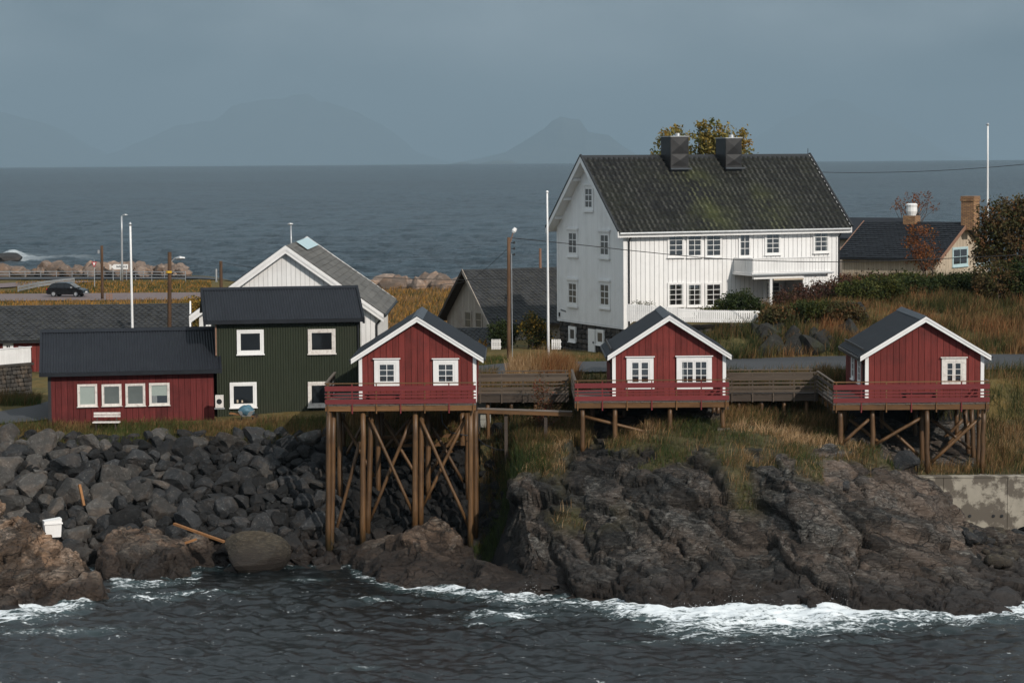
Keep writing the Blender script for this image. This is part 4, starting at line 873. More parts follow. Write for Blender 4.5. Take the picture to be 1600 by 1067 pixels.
for a in ((577, 652, 647, 805, 114.4), (656, 652, 734, 826, 114.4), (642, 655, 577, 815, 114.8), (727, 655, 660, 792, 114.8), (562, 690, 521, 845, 114.8), (532, 650, 585, 745, 117), (600, 655, 660, 760, 117), (728, 650, 665, 750, 117), (668, 655, 725, 755, 117), (650, 655, 598, 760, 119.6), (600, 655, 655, 730, 119.6), (535, 660, 575, 720, 119.6), (575, 650, 538, 715, 119.2), (645, 650, 602, 700, 119.2)): brace(D1, q1, *a)
for a in ((598, 683, 722, 680, 117.4), (625, 696, 728, 693, 117.6)): barobj('ledger', D1, 'beam', at(a[0], a[1], a[4]) - q1, at(a[2], a[3], a[4]) - q1, .1, .16)
for pt, pb, yb in ((910, 911, 712), (961, 960, 706), (1047, 1048, 690), (1129, 1130, 672)): stilt(D2, q2, pt, 637, pb, yb, 115.5, .12)
for pt, yb in ((925, 690), (975, 685), (1050, 672), (1115, 660), (1122, 662)): stilt(D2, q2, pt, 636, pt, yb, 118.6, .11)
brace(D2, q2, 914, 651, 1046, 684, 115.7); brace(D2, q2, 950, 646, 1040, 668, 118.6); brace(D2, q2, 1045, 668, 1120, 648, 118.6)
for pt, pb, yb, d in ((1313, 1314, 702, 113.8), (1363, 1364, 705, 113.8), (1448, 1449, 745, 113.6), (1537, 1535, 740, 113.6), (1530, 1529, 735, 114.6), (1440, 1441, 735, 115.2), (1518, 1522, 735, 116), (1508, 1514, 720, 116.6)): stilt(D3, q3, pt, 640, pb, yb, d, .12)
for pt, yb in ((1320, 680), (1378, 690), (1430, 700), (1495, 700)): stilt(D3, q3, pt, 640, pt, yb, 118.2, .11)
for a in ((1316, 692, 1358, 655, 113.9), (1368, 694, 1440, 652, 113.9), (1455, 722, 1532, 652, 113.9), (1328, 655, 1372, 690, 115.5), (1375, 655, 1440, 715, 115.5), (1455, 655, 1516, 700, 115.5), (1460, 715, 1520, 655, 116.5), (1470, 690, 1505, 655, 118)): brace(D3, q3, *a)
for pp, py in ((1364, 703), (1536, 740), (1130, 669)):
    o = at(pp, py, 113.7 if pp > 1200 else 115.5); slab('footing', D3 if pp > 1200 else D2, 'concrete', *(lambda v: (v.x - .3, v.x + .3, v.y - .3, v.y + .3, v.z - .35, v.z + .02))(o - (q3 if pp > 1200 else q2)))
# walkways joining the decks
def walkway(pa, pb, py, d, width, label, gapx=None):
    q = at(pa, py, d); x1 = at(pb, py, d).x - q.x; r = empty('wooden_walkway', q, 0, label, 'walkway', 'walkways between the cabins')
    planks(r, 0, x1, 0, width, 'walk'); slab('front_beam', r, 'walk', 0, x1, .02, .1, -.38, -.056); slab('back_beam', r, 'walk', 0, x1, width - .12, width - .04, -.38, -.056)
    rail_run(r, (0, 0, 0), (x1, 0, 0), 5, 'grey'); rail_run(r, (0, width, 0), (x1, width, 0), 5, 'grey')
    for k in range(4):
        xx = .5 + (x1 - 1) * k / 3; zb = gz(q.x + xx, q.y + .3) - q.z; wobbly('post', r, 'stilt', (xx, .3, zb - .2), (xx, .3, -.38), .1, .1)
    return r
W1 = walkway(746, 889, 617, 118.8, 1.7, 'brown wooden walkway with slatted railing between the first two cabins')
W2 = walkway(1139.5, 1277, 615, 119.0, 1.7, 'brown wooden walkway with slatted railing in front of the road')
a = at(746, 638, 116.4); b_ = at(894, 643, 116.4); wp = empty('long_plank', a, 0, 'long pale plank spanning between the tall deck and the next deck', 'plank')
barobj('plank', wp, 'deck', (0, 0, 0), b_ - a, .3, .06); barobj('edge_beam', wp, 'beam', (0, -.1, -.13), b_ - a + Vector((0, -.1, -.13)), .06, .18)
for k in (.3, .72): v = a.lerp(b_, k); barobj('post', wp, 'walk', v - a + Vector((0, .1, -.22)), Vector((v.x, v.y, gz(v.x, v.y) - .2)) - a + Vector((0, .1, 0)), .16, .16)
# table-top bench behind the rail of the third and first deck
for (px_, py_, d_, lab) in ((1436, 629, 114.1, 'picnic bench behind the red railing of the rightmost cabin'), (598, 631, 114.6, 'low wooden bench behind the red railing of the tall deck')):
    q = at(px_, py_, d_); r = empty('deck_bench', q, 0, lab, 'bench'); slab('seat', r, 'walk', -.85, .85, -.18, .18, .42, .47)
    for s in (-.7, .7): barobj('leg', r, 'walk', (s - .12, 0, 0), (s, 0, .42), .06, .1); barobj('leg', r, 'walk', (s + .12, 0, 0), (s, 0, .42), .06, .1)

# ------------------------------------------------------------------ red long house and green house
def corr(n): return lambda u, v: .02 * np.cos(u * n * 2 * np.pi)
RL = B('red_house', 78, 668, 122., R(9.5), 'long low dark red boarded house with four square windows', 'house'); r = RL.root
x1 = RL.loc(335, 640).x; ze = RL.loc(200, 580, 1, -.4).z; zr = RL.loc(200, 514, 1, 3.6).z; sl_ = (zr - ze) / 4.0; zw = lambda u: ze + .4 * sl_ - .1
wall = MB().prism([(0, 0, -.3), (0, 0, zw(0)), (0, 3.6, zr - .1), (0, 7.2, zw(0)), (0, 7.2, -.3)], (x1, 0, 0)).build('wall', 'redback', r)
boards(wall, FRONT, .02, x1 - .02, .02, zw, .3, 'red_b')
boards(wall, (0, 0., -1), .05, 7.1, .02, lambda u: zw(0) + sl_ * (3.6 - abs(u - 3.6)) - .05, .3, 'red_b')
slab('foundation', r, 'concrete', -.02, x1 + .02, -.06, 7.2, -.6, .0)
xa = RL.loc(62, 560, 1, -.4).x; xb = RL.loc(345, 560, 1, -.4).x
rf = sheet('roof', r, 'roof', (xa, 3.6, zr), (xb, 3.6, zr), (xb, -.4, ze), (xa, -.4, ze), 66 * 6 + 1, 3, corr(66)); rf2 = sheet('rear_roof', r, 'roof', (xb, 3.6, zr), (xa, 3.6, zr), (xa, 7.6, ze), (xb, 7.6, ze), 66 * 4 + 1, 3, corr(66))
MB().prism([(xa, -.36, ze - .03), (xa, 3.6, zr - .03), (xa, 3.6, zr - .13), (xa, -.36, ze - .13)], (xb - xa, 0, 0)).build('roof_deck', 'black', r)
slab('fascia', r, 'roofb', xa, xb, -.44, -.38, ze - .2, ze - .005)
MB().prism([(xa, 3.3, zr - .1), (xa, 3.6, zr + .06), (xa, 3.9, zr - .1), (xa, 3.6, zr + .02)], (xb - xa, 0, 0)).build('ridge_cap', 'roof', r)
for s, xx in ((0, xa), (1, xb)): MB().prism([(xx - .05, -.42, ze + .03), (xx - .05, 3.6, zr + .05), (xx - .05, 3.6, zr - .15), (xx - .05, -.42, ze - .2)], (.1, 0, 0)).build('verge_trim', 'roof', r)
slab('corner_board', r, 'black', -.06, .1, -.05, .12, .0, zw(0) - .05)
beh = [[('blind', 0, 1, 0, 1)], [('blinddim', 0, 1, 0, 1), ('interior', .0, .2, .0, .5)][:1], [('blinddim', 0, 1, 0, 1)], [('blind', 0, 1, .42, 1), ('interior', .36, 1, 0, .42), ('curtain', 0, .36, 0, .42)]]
for k, (a, b_, c, e) in enumerate(((121, 600, 152, 635), (159, 600, 190, 634), (196, 599, 227, 634), (233, 598, 265, 633))):
    u0, u1, z0, z1 = RL.rect(a, b_, c, e); window(r, FRONT, u0, u1, z0, z1, 1, 1, .09, 'whiteold', sash=.03, sill=.03, behind=beh[k], base=.06)
GH_ = B('green_house', 340, 657, 124.2, R(9.5), 'dark green corrugated two storey house with square white windows', 'house'); r = GH_.root
x1 = GH_.loc(564, 600).x; ze = GH_.loc(440, 499, 1, -.35).z; zr = GH_.loc(440, 449, 1, 3.0).z; sl_ = (zr - ze) / 3.35; zt = ze + .35 * sl_ - .1
wall = MB().prism([(0, .05, -.4), (0, .05, zt), (0, 3, zr - .12), (0, 6, zt), (0, 6, -.4)], (x1, 0, 0)).build('wall', 'green', r)
cz = GH_.loc(450, 577).z
for z0, z1 in ((-.3, cz - .006), (cz, zt)):
    nu = 56 * 6 + 1; u = np.linspace(0, x1, nu); yy = -.02 - .022 * np.cos(u / x1 * 56 * 2 * np.pi)
    V = np.concatenate([np.stack([u, yy - (.01 if z0 > 0 else 0), np.full(nu, z0)], 1), np.stack([u, yy - (.01 if z0 > 0 else 0), np.full(nu, z1)], 1)]); mesh_np('cladding_sheet', V, gridfaces(2, nu), 'green', wall, True)
xa = GH_.loc(319, 480, 1, -.2).x; xb = GH_.loc(568, 480, 1, -.35).x
sheet('roof', r, 'roof', (xa, 3., zr), (xb, 3., zr), (xb, -.35, ze), (xa, -.35, ze), 58 * 6 + 1, 3, corr(58)); sheet('rear_roof', r, 'roof', (xb, 3., zr), (xa, 3., zr), (xa, 6.35, ze), (xb, 6.35, ze), 58 * 4 + 1, 3, corr(58))
MB().prism([(xa, -.3, ze - .03), (xa, 3., zr - .03), (xa, 3., zr - .16), (xa, -.3, ze - .16)], (xb - xa, 0, 0)).build('roof_deck', 'black', r)
slab('fascia', r, 'roofb', xa, xb, -.4, -.33, ze - .2, ze - .005)
for xx in (xa, xb): MB().prism([(xx - .06, -.4, ze + .04), (xx - .06, 3., zr + .06), (xx - .06, 3., zr - .3), (xx - .06, -.4, ze - .28)], (.12, 0, 0)).build('verge_trim', 'roofb', r)
MB().prism([(xa, 2.75, zr - .08), (xa, 3., zr + .05), (xa, 3.25, zr - .08), (xa, 3., zr + .02)], (xb - xa, 0, 0)).build('ridge_cap', 'roof', r)
MB().poly([(x1 - .12, -.1, zt - .05), (x1 - .12, -.1, .2)], [.045, .045], 8).build('downpipe', 'black', r)
barobj('corner_trim', r, 'copper', (-.02, -.06, cz + .8), (-.02, -.06, zt - .05), .07, .1)
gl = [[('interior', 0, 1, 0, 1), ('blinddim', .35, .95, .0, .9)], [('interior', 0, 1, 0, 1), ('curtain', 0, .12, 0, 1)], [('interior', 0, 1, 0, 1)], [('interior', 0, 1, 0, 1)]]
for k, (a, b_, c, e) in enumerate(((370, 515, 412, 553), (481, 514, 524, 552), (359, 597, 401, 636), (481, 596, 524, 635))):
    u0, u1, z0, z1 = GH_.rect(a, b_, c, e); window(r, FRONT, u0, u1, z0, z1, 1, 1, .12, 'whiteold' if k % 2 else 'white', sash=.07, sill=.06, base=.075)
    if k == 2:
        f = mapf(*FRONT); m = MB()
        for t_, h_ in ((.28, .16), (.45, .13)): m.tube((u0 + t_ * (u1 - u0), -.0715, z0 + .24), (u0 + t_ * (u1 - u0), -.0715, z0 + .24 + h_), .05, .045, 8)
        m.build('candle_jar', 'cream', r)
q = at(343, 627, 122.3); ac = empty('wall_unit', q, 0, 'white boxed heat pump at the corner between red and green houses', 'heat pump')
m = MB(); m.box(-.2, .2, -.12, .12, -.32, .32); m.build('case', 'whiteold', ac); MB().tube((0, -.121, 0), (0, -.135, 0), .14, .13, 14).build('fan_grille', 'black', ac); slab('bracket', ac, 'galv', -.25, .25, -.08, .1, -.39, -.325)

# ------------------------------------------------------------------ white warehouse behind the green house
WH = B('white_warehouse', 330, 640, 134, 0, 'white boarded warehouse with steep gable and slate roof behind the green house', 'warehouse'); r = WH.root
xl = WH.loc(297, 500).x; xr = WH.loc(600, 491).x; za = WH.loc(443, 384).z; ze = WH.loc(600, 491).z; xm = (xl + xr) / 2; half = (xr - xl) / 2; sl_ = (za - ze) / half
x0, x1 = xl + .5, xr - .5; zw = lambda u: za - .2 - abs(u - xm) * sl_; dp = 13.5
wall = MB().prism([(x0, 0, -1), (x1, 0, -1), (x1, 0, zw(x1)), (xm, 0, zw(xm)), (x0, 0, zw(x0))], (0, dp, 0)).build('wall', 'whiteback', r)
boards(wall, FRONT, x0, xm, 2.0, zw, .26, 'white'); boards(wall, FRONT, xm, x1, -.5, zw, .26, 'white'); boards(wall, (0, x1, 1), 0, dp, -.5, lambda u: zw(x1), .3, 'white')
for s in (-1, 1):
    xe = xm + s * half; y0, y1 = -.35, dp + .3; nz_ = Vector((s * sl_, 0, 1)).normalized()
    rf = MB().prism([(xm, y0, za), (xe, y0, ze), (xe, y0, ze - .12), (xm, y0, za - .12)], (0, y1 - y0, 0)).build('roof', 'black', r)
    if s > 0: slates('slate_courses', rf, 'slatelit', (xm, y0, za + .01), (xm, y1, za + .01), (xe + .05, y1, ze + .01), (xe + .05, y0, ze + .01), .42, .36, False, 3)
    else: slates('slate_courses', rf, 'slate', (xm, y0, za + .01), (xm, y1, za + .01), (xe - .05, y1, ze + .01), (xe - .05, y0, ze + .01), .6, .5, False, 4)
    for nm, o, t_, h_ in (('barge_board', .03, .03, .42), ('verge_board', .065, .03, .2)): MB().prism([(xm, y0 - o, za + .02), (xe, y0 - o, ze + .02), (xe, y0 - o, ze - h_), (xm, y0 - o, za - h_)], (0, t_, 0)).build(nm, 'white', r)
    MB().prism([(xm, y1, za + .09), (xe, y1, ze + .09), (xe, y1, ze - .2), (xm, y1, za - .2)], (0, .05, 0)).build('rear_barge_board', 'white', r)
sheet('glass_skylight', r, 'paleblue', (xm + .1, 5, za + .02), (xm + .1, 12.9, za + .02), (xm + .75, 12.9, za - .75 * sl_ + .09), (xm + .75, 5, za - .75 * sl_ + .09), 9, 2, lambda u, v: .05 + 0 * u)
MB().poly([(xr + .02, -.2, ze - .05), (x1 + .08, -.05, ze - .55), (x1 + .08, -.05, -.5)], [.06, .06, .06], 8).build('downpipe', 'black', r)
MB().tube((xr + .06, -.3, ze - .08), (xr + .06, dp, ze - .08), .08, None, 8).build('gutter', 'black', r)

# ------------------------------------------------------------------ left red barn with slate roof
RB = B('red_barn', 300, 590, 147, R(7), 'long red barn with mossy diamond slate roof behind the red house', 'barn'); r = RB.root
ze = RB.loc(40, 533, 1, -.35).z; zr = RB.loc(150, 476, 1, 3.6).z; sl_ = (zr - ze) / 3.95; xa, xb = RB.loc(-180, 500).x, RB.loc(296, 500, 1, 1).x; zt = ze + .35 * sl_ - .1
wall = MB().prism([(xa + .3, 0, -.5), (xa + .3, 0, zt), (xa + .3, 3.6, zr - .15), (xa + .3, 7.2, zt), (xa + .3, 7.2, -.5)], (xb - xa - .6, 0, 0)).build('wall', 'redback', r)
boards(wall, FRONT, xa + .3, xa + 10.5, -.4, lambda u: zt, .27, 'red'); boards(wall, (0, xb - .3, 1), 0, 7.2, -.4, lambda u: zt + sl_ * (3.6 - abs(u - 3.6)) - .1, .3, 'red')
MB().prism([(xa, -.35, ze), (xa, 3.6, zr), (xa, 7.55, ze), (xa, 7.55, ze - .12), (xa, 3.6, zr - .14), (xa, -.35, ze - .12)], (xb - xa, 0, 0)).build('roof', 'black', r)
sh = slates('slate_courses', r, 'slate', (xa, 3.6, zr + .01), (xb, 3.6, zr + .01), (xb, -.4, ze + .01), (xa, -.4, ze + .01), .38, .27, True, 8)
slates('rear_slates', r, 'slate', (xb, 3.6, zr + .01), (xa, 3.6, zr + .01), (xa, 7.6, ze + .01), (xb, 7.6, ze + .01), .6, .5, False, 9)
MB().prism([(xb, -.5, ze - .12), (xb, 3.6, zr + .14), (xb, 3.6, zr - .2), (xb, -.5, ze - .4)], (.09, 0, 0)).build('barge_board', 'white', r); MB().prism([(xb, 7.7, ze - .12), (xb, 3.6, zr + .14), (xb, 3.6, zr - .2), (xb, 7.7, ze - .4)], (.09, 0, 0)).build('barge_board', 'white', r)
u0, u1, z0, z1 = RB.rect(5, 534, 21, 553); window(r, FRONT, u0, u1, z0, z1, 2, 2, .15, 'white', sash=.05)

# ------------------------------------------------------------------ big white house
A_ = R(24)
H = B('white_house', 975, 512, 140, A_, 'large white two storey house with mossy tiled roof and two chimneys', 'house'); r = H.root
Lx = H.loc(1310, 420).x; Wy = H.loc(872, 440, 0).y; zt = H.loc(975, 365).z; zr = H.loc(910, 247, 0, -.5).z
ym = Wy / 2; ov = .45; ze = zt + .02; sl_ = (zr - ze) / (ym + ov); zb = H.loc(935, 560, 0, 0).z
gtop = lambda v: zr - .2 - abs(v - ym) * sl_
wall = MB().prism([(0, 0, 0), (0, Wy, 0), (0, Wy, gtop(0)), (0, ym, gtop(ym)), (0, 0, gtop(0))], (Lx, 0, 0)).build('wall', 'whiteback', r)
boards(wall, FRONT, .18, Lx - .18, .0, lambda u: gtop(0) - .02, .3, 'white', .03, .03)
boards(wall, LEFTW, .02, ym, .0, gtop, .2, 'white', .03, .006, .001); boards(wall, LEFTW, ym, Wy - .02, .0, gtop, .2, 'white', .03, .006, .001)
boards(wall, (0, Lx, 1), 0., ym, .0, gtop, .3, 'white'); boards(wall, (0, Lx, 1), ym, Wy, .0, gtop, .3, 'white')
slab('corner_board', r, 'white', -.05, .17, -.06, .0, -.02, gtop(0) - .03); slab('corner_board', r, 'white', Lx - .17, Lx + .05, -.06, .1, 0, gtop(0) - .03); slab('corner_board', r, 'white', -.06, 0.0, Wy - .2, Wy + .04, -.02, gtop(0))
slab('water_board', r, 'white', -.08, Lx, -.075, Wy, -.1, -.022)
cel = slab('cellar_wall', r, 'black', .08, Lx - .1, .08, Wy - .08, zb - 1.2, -.1)
xa, xb = -.55, Lx + .6
ncol, nrow = 46, 17
def pant(u, v):
    c = (u * ncol) % 1; w = .035 * np.sin(2 * np.pi * c) + .018 * np.sin(4 * np.pi * c + 1.2); rr = (v * nrow) % 1
    return .06 + w * 1.25 * (.6 + .4 * rr) + .085 * rr
sheet('tile_courses', r, None or 'slate', (xa, ym, zr), (xb, ym, zr), (xb, -ov, ze), (xa, -ov, ze), ncol * 8 + 1, nrow * 6 + 1, pant, False)
def tilemat():
    m, t, b = newmat('mossy_pantile'); P = pos(t)
    n = noise(t, P, .35, 6, .6); f = noise(t, pos(t, (1, 1, 1)), 4.5, 5, .7)
    c = ramp(t, noise(t, P, 2, 5), [(.3, (.006, .0065, .007)), (.7, (.015, .0155, .016))]); b.inputs['Specular IOR Level'].default_value = .2
    k = nd(t, 'ShaderNodeMapRange'); k.inputs[1].default_value = .44; k.inputs[2].default_value = .7; k.inputs[4].default_value = .6; lk(t, n, k.inputs[0])
    mo = nd(t, 'ShaderNodeAttribute', attribute_name='moss'); c = mixc(t, math_(t, 'MULTIPLY', math_(t, 'ADD', mo.outputs['Fac'], .12), k.outputs[0]), c, (.075, .085, .025))
    l = nd(t, 'ShaderNodeMapRange'); l.inputs[1].default_value = .5; l.inputs[2].default_value = .68; l.inputs[4].default_value = .75; lk(t, f, l.inputs[0])
    lc = nd(t, 'ShaderNodeAttribute', attribute_name='lichen'); c = mixc(t, math_(t, 'MULTIPLY', l.outputs[0], .3), c, (.08, .085, .06)); c = mixc(t, math_(t, 'MULTIPLY', lc.outputs['Fac'], .8), c, mixc(t, mo.outputs['Fac'], (.075, .075, .068), (.12, .125, .065))); lk(t, c, b.inputs['Base Color']); b.inputs['Roughness'].default_value = .7; bump(t, b, f, .4, .02); return m
M['tile'] = tilemat()
o = [q for q in r.children if q.name.startswith('tile_courses')][0]; o.data.materials[0] = M['tile']; o['kind'] = 'stuff'
u_, v_ = np.meshgrid(np.linspace(0, 1, ncol * 8 + 1), np.linspace(0, 1, nrow * 6 + 1)); u_, v_ = u_.ravel(), v_.ravel()
ti, tj = np.floor(u_ * ncol - 1e-6).astype(np.int64), np.floor(v_ * nrow - 1e-6).astype(np.int64); amt = _h(ti, tj, tj * 0, 77) * .75 + .35 * fbm(np.stack([u_ * 9, v_ * 5, 0 * u_], 1), 3, 8)
cc_ = (u_ * ncol) % 1; rr_ = (v_ * nrow - 1e-6) % 1
li = np.clip(amt * 1.5 - .35, 0, 1) * np.exp(-((cc_ - .3) / .16) ** 2) * sstep(.1, .45, rr_) * sstep(.0, .12, v_)
a_ = o.data.attributes.new('lichen', 'FLOAT', 'POINT'); a_.data.foreach_set('value', li.astype(np.float32))
ms = np.exp(-((u_ - .42) / .09) ** 2) * sstep(.1, .3, v_) + .8 * np.exp(-((u_ - .68) / .07) ** 2) * sstep(.3, .6, v_)
a_ = o.data.attributes.new('moss', 'FLOAT', 'POINT'); a_.data.foreach_set('value', ms.astype(np.float32))
sheet('rear_roof', r, 'tile', (xb, ym, zr), (xa, ym, zr), (xa, Wy + ov, ze), (xb, Wy + ov, ze), 40, 10, lambda u, v: .06 + 0 * u)
MB().prism([(xa, -ov + .05, ze), (xa, ym, zr - .02), (xa, Wy + ov - .05, ze), (xa, Wy + ov - .05, ze - .14), (xa, ym, zr - .18), (xa, -ov + .05, ze - .14)], (xb - xa, 0, 0)).build('roof', 'white', r)
for s in (0, 1):
    yy = -ov - .02 if s == 0 else Wy + ov + .02
    for xx, nm in ((xa - .06, 'barge_board'), (xb, 'barge_board')): MB().prism([(xx, yy, ze + .12), (xx, ym, zr + .13), (xx, ym, zr - .26), (xx, yy, ze - .24)], (.06, 0, 0)).build(nm, 'white', r)
    for xx in (xa - .08, xb + .03): MB().prism([(xx, yy - (.04 if s == 0 else -.04), ze + .2), (xx, ym, zr + .22), (xx, ym, zr + .12), (xx, yy, ze + .1)], (.12, 0, 0)).build('verge_flashing', 'black', r)
for k in (.25, .55, .85):      # purlin ends under the gable overhang
    yy = Wy - (Wy / 2) * (1 - k) * .98; slab('purlin_end', r, 'white', xa + .02, -.02, yy - .07, yy + .07, gtop(yy) - .12, gtop(yy) + .03)
MB().prism([(xa, ym - .22, zr - .1), (xa, ym, zr + .16), (xa, ym + .22, zr - .1), (xa, ym, zr + .08)], (xb - xa, 0, 0)).build('ridge_tiles', 'black', r)
MB().tube((xa + .05, -ov - .07, ze - .02), (xb - .05, -ov - .07, ze - .02), .075, None, 8).build('gutter', 'galv', r)
slab('fascia', r, 'white', xa + .02, xb - .02, -ov + .0, -ov + .045, ze - .24, ze - .02)
MB().tube((xb - .05, ym, zr + .1), (xb - .05, ym, zr + .5), .02, None, 6).build('finial', 'black', r)
ux = H.loc(983, 420, 1, -.1).x
for xx in (ux, Lx - .02): MB().poly([(xx, -ov, ze - .05), (xx, -.1, ze - .5), (xx, -.1, .12)], [.05, .05, .05], 8).build('downpipe', 'black', r)
for (a, b_, c, e, cols, rows) in ((1042, 364, 1068, 402, 2, 4), (1072, 364, 1096.5, 402, 2, 4), (1100.5, 364, 1127, 402, 2, 4), (1153, 364, 1172.5, 402, 2, 3), (1194, 362.5, 1219, 398, 2, 4), (1269.5, 360, 1294.5, 395, 2, 4), (1042, 441.5, 1068, 479, 2, 4), (1072, 442, 1096.5, 479, 2, 4), (1100.5, 441.5, 1127, 479, 2, 4), (1195, 439, 1219, 470, 2, 4)):
    u0, u1, z0, z1 = H.rect(a, b_, c, e); k_ = random.uniform(.1, .24); window(r, FRONT, u0, u1, z0, z1, cols, rows, .07, 'white', sash=.05, sill=.05, base=.075, muntin=.03, name='balcony_door' if a == 1153 else 'window', behind=[('interior', 0, 1, 0, 1), ('curtain', 0, k_, 0, 1)] + ([('curtain', 1 - k_ * random.uniform(.6, 1), 1, 0, 1)] if random.random() < .6 else []))
for (a, b_, c, e) in ((913.5, 290, 928.5, 329), (888, 359.5, 904, 400), (937.5, 362.5, 954, 403), (888, 438, 904, 478), (937.5, 440, 954.5, 481)):
    u0, u1, z0, z1 = H.rect(a, b_, c, e, 0); window(r, LEFTW, u0, u1, z0, z1, 2, 3, .14, 'white', glass='glassb', sash=.07, head=.12, sill=.1, base=.05, muntin=.05)
cr = zb - .3
for (a, b_, c, e) in ((890, 510, 901, 534), (933, 515, 945, 539)):
    u0, u1, z0, z1 = H.rect(a, b_, c, e, 0); window(r, LEFTW, u0, u1, z0, z1, 1, 1, .14, 'white', glass='glassb', sash=.05, base=.06)
u0, u1, z0, z1 = H.rect(921.5, 514, 932, 562, 0); dr = slab('cellar_door', r, 'white', -.12, -.05, u0, u1, z0, z1)
MB().box(-.17, -.12, u0 + .12, u0 + .2, z0 + 1.0, z0 + 1.12).build('door_handle', 'black', r)
# cellar masonry seen on the gable side
for k in range(9):
    z_ = -.14 - k * .3; v = .1
    while v < Wy - .2:
        w = random.uniform(.35, .75)
        stone(r, -.0 + random.uniform(-.05, .02), .2, v, min(v + w - .03, Wy - .1), z_ - .27 + random.uniform(-.01, .01), z_); v += w
# balcony and porch
bz = H.loc(1177, 427, 1, -2.3).z; bx0 = H.loc(1146, 412).x; bx1 = H.loc(1297, 412, 1, -2.3).x; by = -2.3; bt = bz + .82
slab('balcony_floor', r, 'white', bx0 - .1, bx1 + .1, by - .1, -.06, bz - .16, bz); slab('balcony_edge', r, 'galv', bx0 - .16, bx1 + .18, by - .16, by - .105, bz - .12, bz - .04)
bal = MB().box(bx0, bx1, by, by + .05, bz + .05, bt).box(bx0, bx0 + .05, by + .052, -.06, bz + .05, bt).build('balcony_rail', 'whiteback', r)
boards(bal, (1, by, -1), bx0, bx1, bz + .02, lambda u: bt, .2, 'white', .025, .018); boards(bal, (0, bx0, -1), by, -.06, bz + .02, lambda u: bt, .2, 'white', .025, .018)
slab('balcony_cap', r, 'white', bx0 - .06, bx1 + .04, by - .06, by + .08, bt + .003, bt + .05)
px0 = H.loc(1254, 440, 1, by + .2).x
pw = slab('porch_wall', r, 'whiteback', px0, bx1 - .05, by + .2, -.07, zb * .55, bz - .165); boards(pw, (1, 0, -1), 0, 1, 0, lambda u: 1, 1, 'white') if False else None
for k in range(9): w = (bx1 - .05 - px0) / 9; slab('porch_board', r, 'white', px0 + k * w + .008, px0 + (k + 1) * w - .008, by + .165, by + .197, zb * .55, bz - .17)
slab('porch_post', r, 'white', bx0 + 1.2, bx0 + 1.36, by + .08, by + .24, zb * .55, bz - .165)
slab('porch_beam', r, 'white', bx0 + .1, px0, by + .06, by + .26, bz - .36, bz - .168)
slab('porch_awning', r, 'cream', bx0 + 1.4, px0 - .05, by - .02, by + .05, bz - .46, bz - .37)
# sheet clad chimneys
def chim(x0_, x1_, y_lo, y_hi, name='chimney'):
    a = H.loc(x0_, y_lo, 1, ym - 1.15); b_ = H.loc(x1_, y_lo, 1, ym - 1.15); zt_ = H.loc((x0_ + x1_) / 2, y_hi, 1, ym - 1.15).z; w = b_.x - a.x; y0 = ym - 1.15; dpt = 1.25
    c = MB().box(a.x, b_.x, y0, y0 + dpt, zr - 1.6, zt_).build('chimney', 'chimney', r); zm = a.z + (zt_ - a.z) * .42
    for z0, z1 in ((a.z + .02, zm - .02), (zm + .02, zt_ - .04)):
        cx, cz_ = (a.x + b_.x) / 2, (z0 + z1) / 2; m = MB()
        m.add([(a.x + .02, y0 - .006, z0), (b_.x - .02, y0 - .006, z0), (b_.x - .02, y0 - .006, z1), (a.x + .02, y0 - .006, z1), (cx, y0 - .06, cz_)], [(0, 1, 4), (1, 2, 4), (2, 3, 4), (3, 0, 4)]); m.build('folded_panel', 'chimney', c)
    m = MB().box(a.x - .04, b_.x + .04, y0 - .05, y0 + dpt + .04, zt_, zt_ + .05); m.build('cap', 'galv', c)
    MB().tube((a.x + w * .6, y0 + .5, zt_ + .05), (a.x + w * .6, y0 + .5, zt_ + .22), .17, .15, 14).build('flue', 'galv', c)
    MB().box(a.x - .1, b_.x + .1, y0 - .25, y0 - .1, a.z - .2, a.z - .1).build('flashing', 'ridge', c)
chim(1048, 1076, 260, 214); chim(1134, 1159, 259, 216.5)
# name lettering at the far corner of the gable: small illegible dark script and a hook below it
m = MB(); f = mapf(0, -.045, -1)
u0, u1, z0, z1 = H.rect(876, 483.5, 884.5, 488, 0, -.04); n_ = 9
for k in range(n_):
    u = u1 - (u1 - u0) * (k + .5) / n_; zz = z1 - (z1 - z0) * (.25 + .35 * k / n_); m.bar((-.05, u - .02, zz - .05), (-.05, u + .02, zz + .05), .01, .022, (1, 0, 0))
m.build('name_lettering', 'ridge', r)
u0, u1, z0, z1 = H.rect(873.6, 488, 875.2, 494, 0, -.04); MB().box(-.09, -.04, u0, u1, z0, z1).build('wall_hook', 'black', r)
tw = empty('terrace_wall', at(990, 540, 136.6), 0, 'dark stone terrace wall below the white picket fence', 'wall'); o_ = Vector(tw.location)
xs_ = at(985, 520, 136.4).x; xe_ = at(1200, 520, 136.4).x
slab('core', tw, 'black', xs_ - o_.x, xe_ - o_.x, .1, .9, -.6, 9.6 - o_.z)
for k in range(7):
    z_ = 7.95 + k * .25; v = xs_
    while v < xe_ - .3: w = random.uniform(.3, .7); stone(tw, v - o_.x, v + w - .03 - o_.x, random.uniform(-.06, .03), .2, z_ - o_.z, z_ + .22 + random.uniform(0, .02) - o_.z); v += w
fe = empty('picket_fence', at(985, 503, 136.6), 0, 'white picket fence along the terrace in front of the white house', 'fence'); o_ = Vector(fe.location)
pts = [at(980, 502, 136.9), at(1020, 502.5, 136.3), at(1060, 503, 135.9), at(1100, 503.5, 135.9), at(1145, 504, 136.2), at(1187, 504, 137.2)]; tops = [476, 478, 481, 484, 484, 484.5]
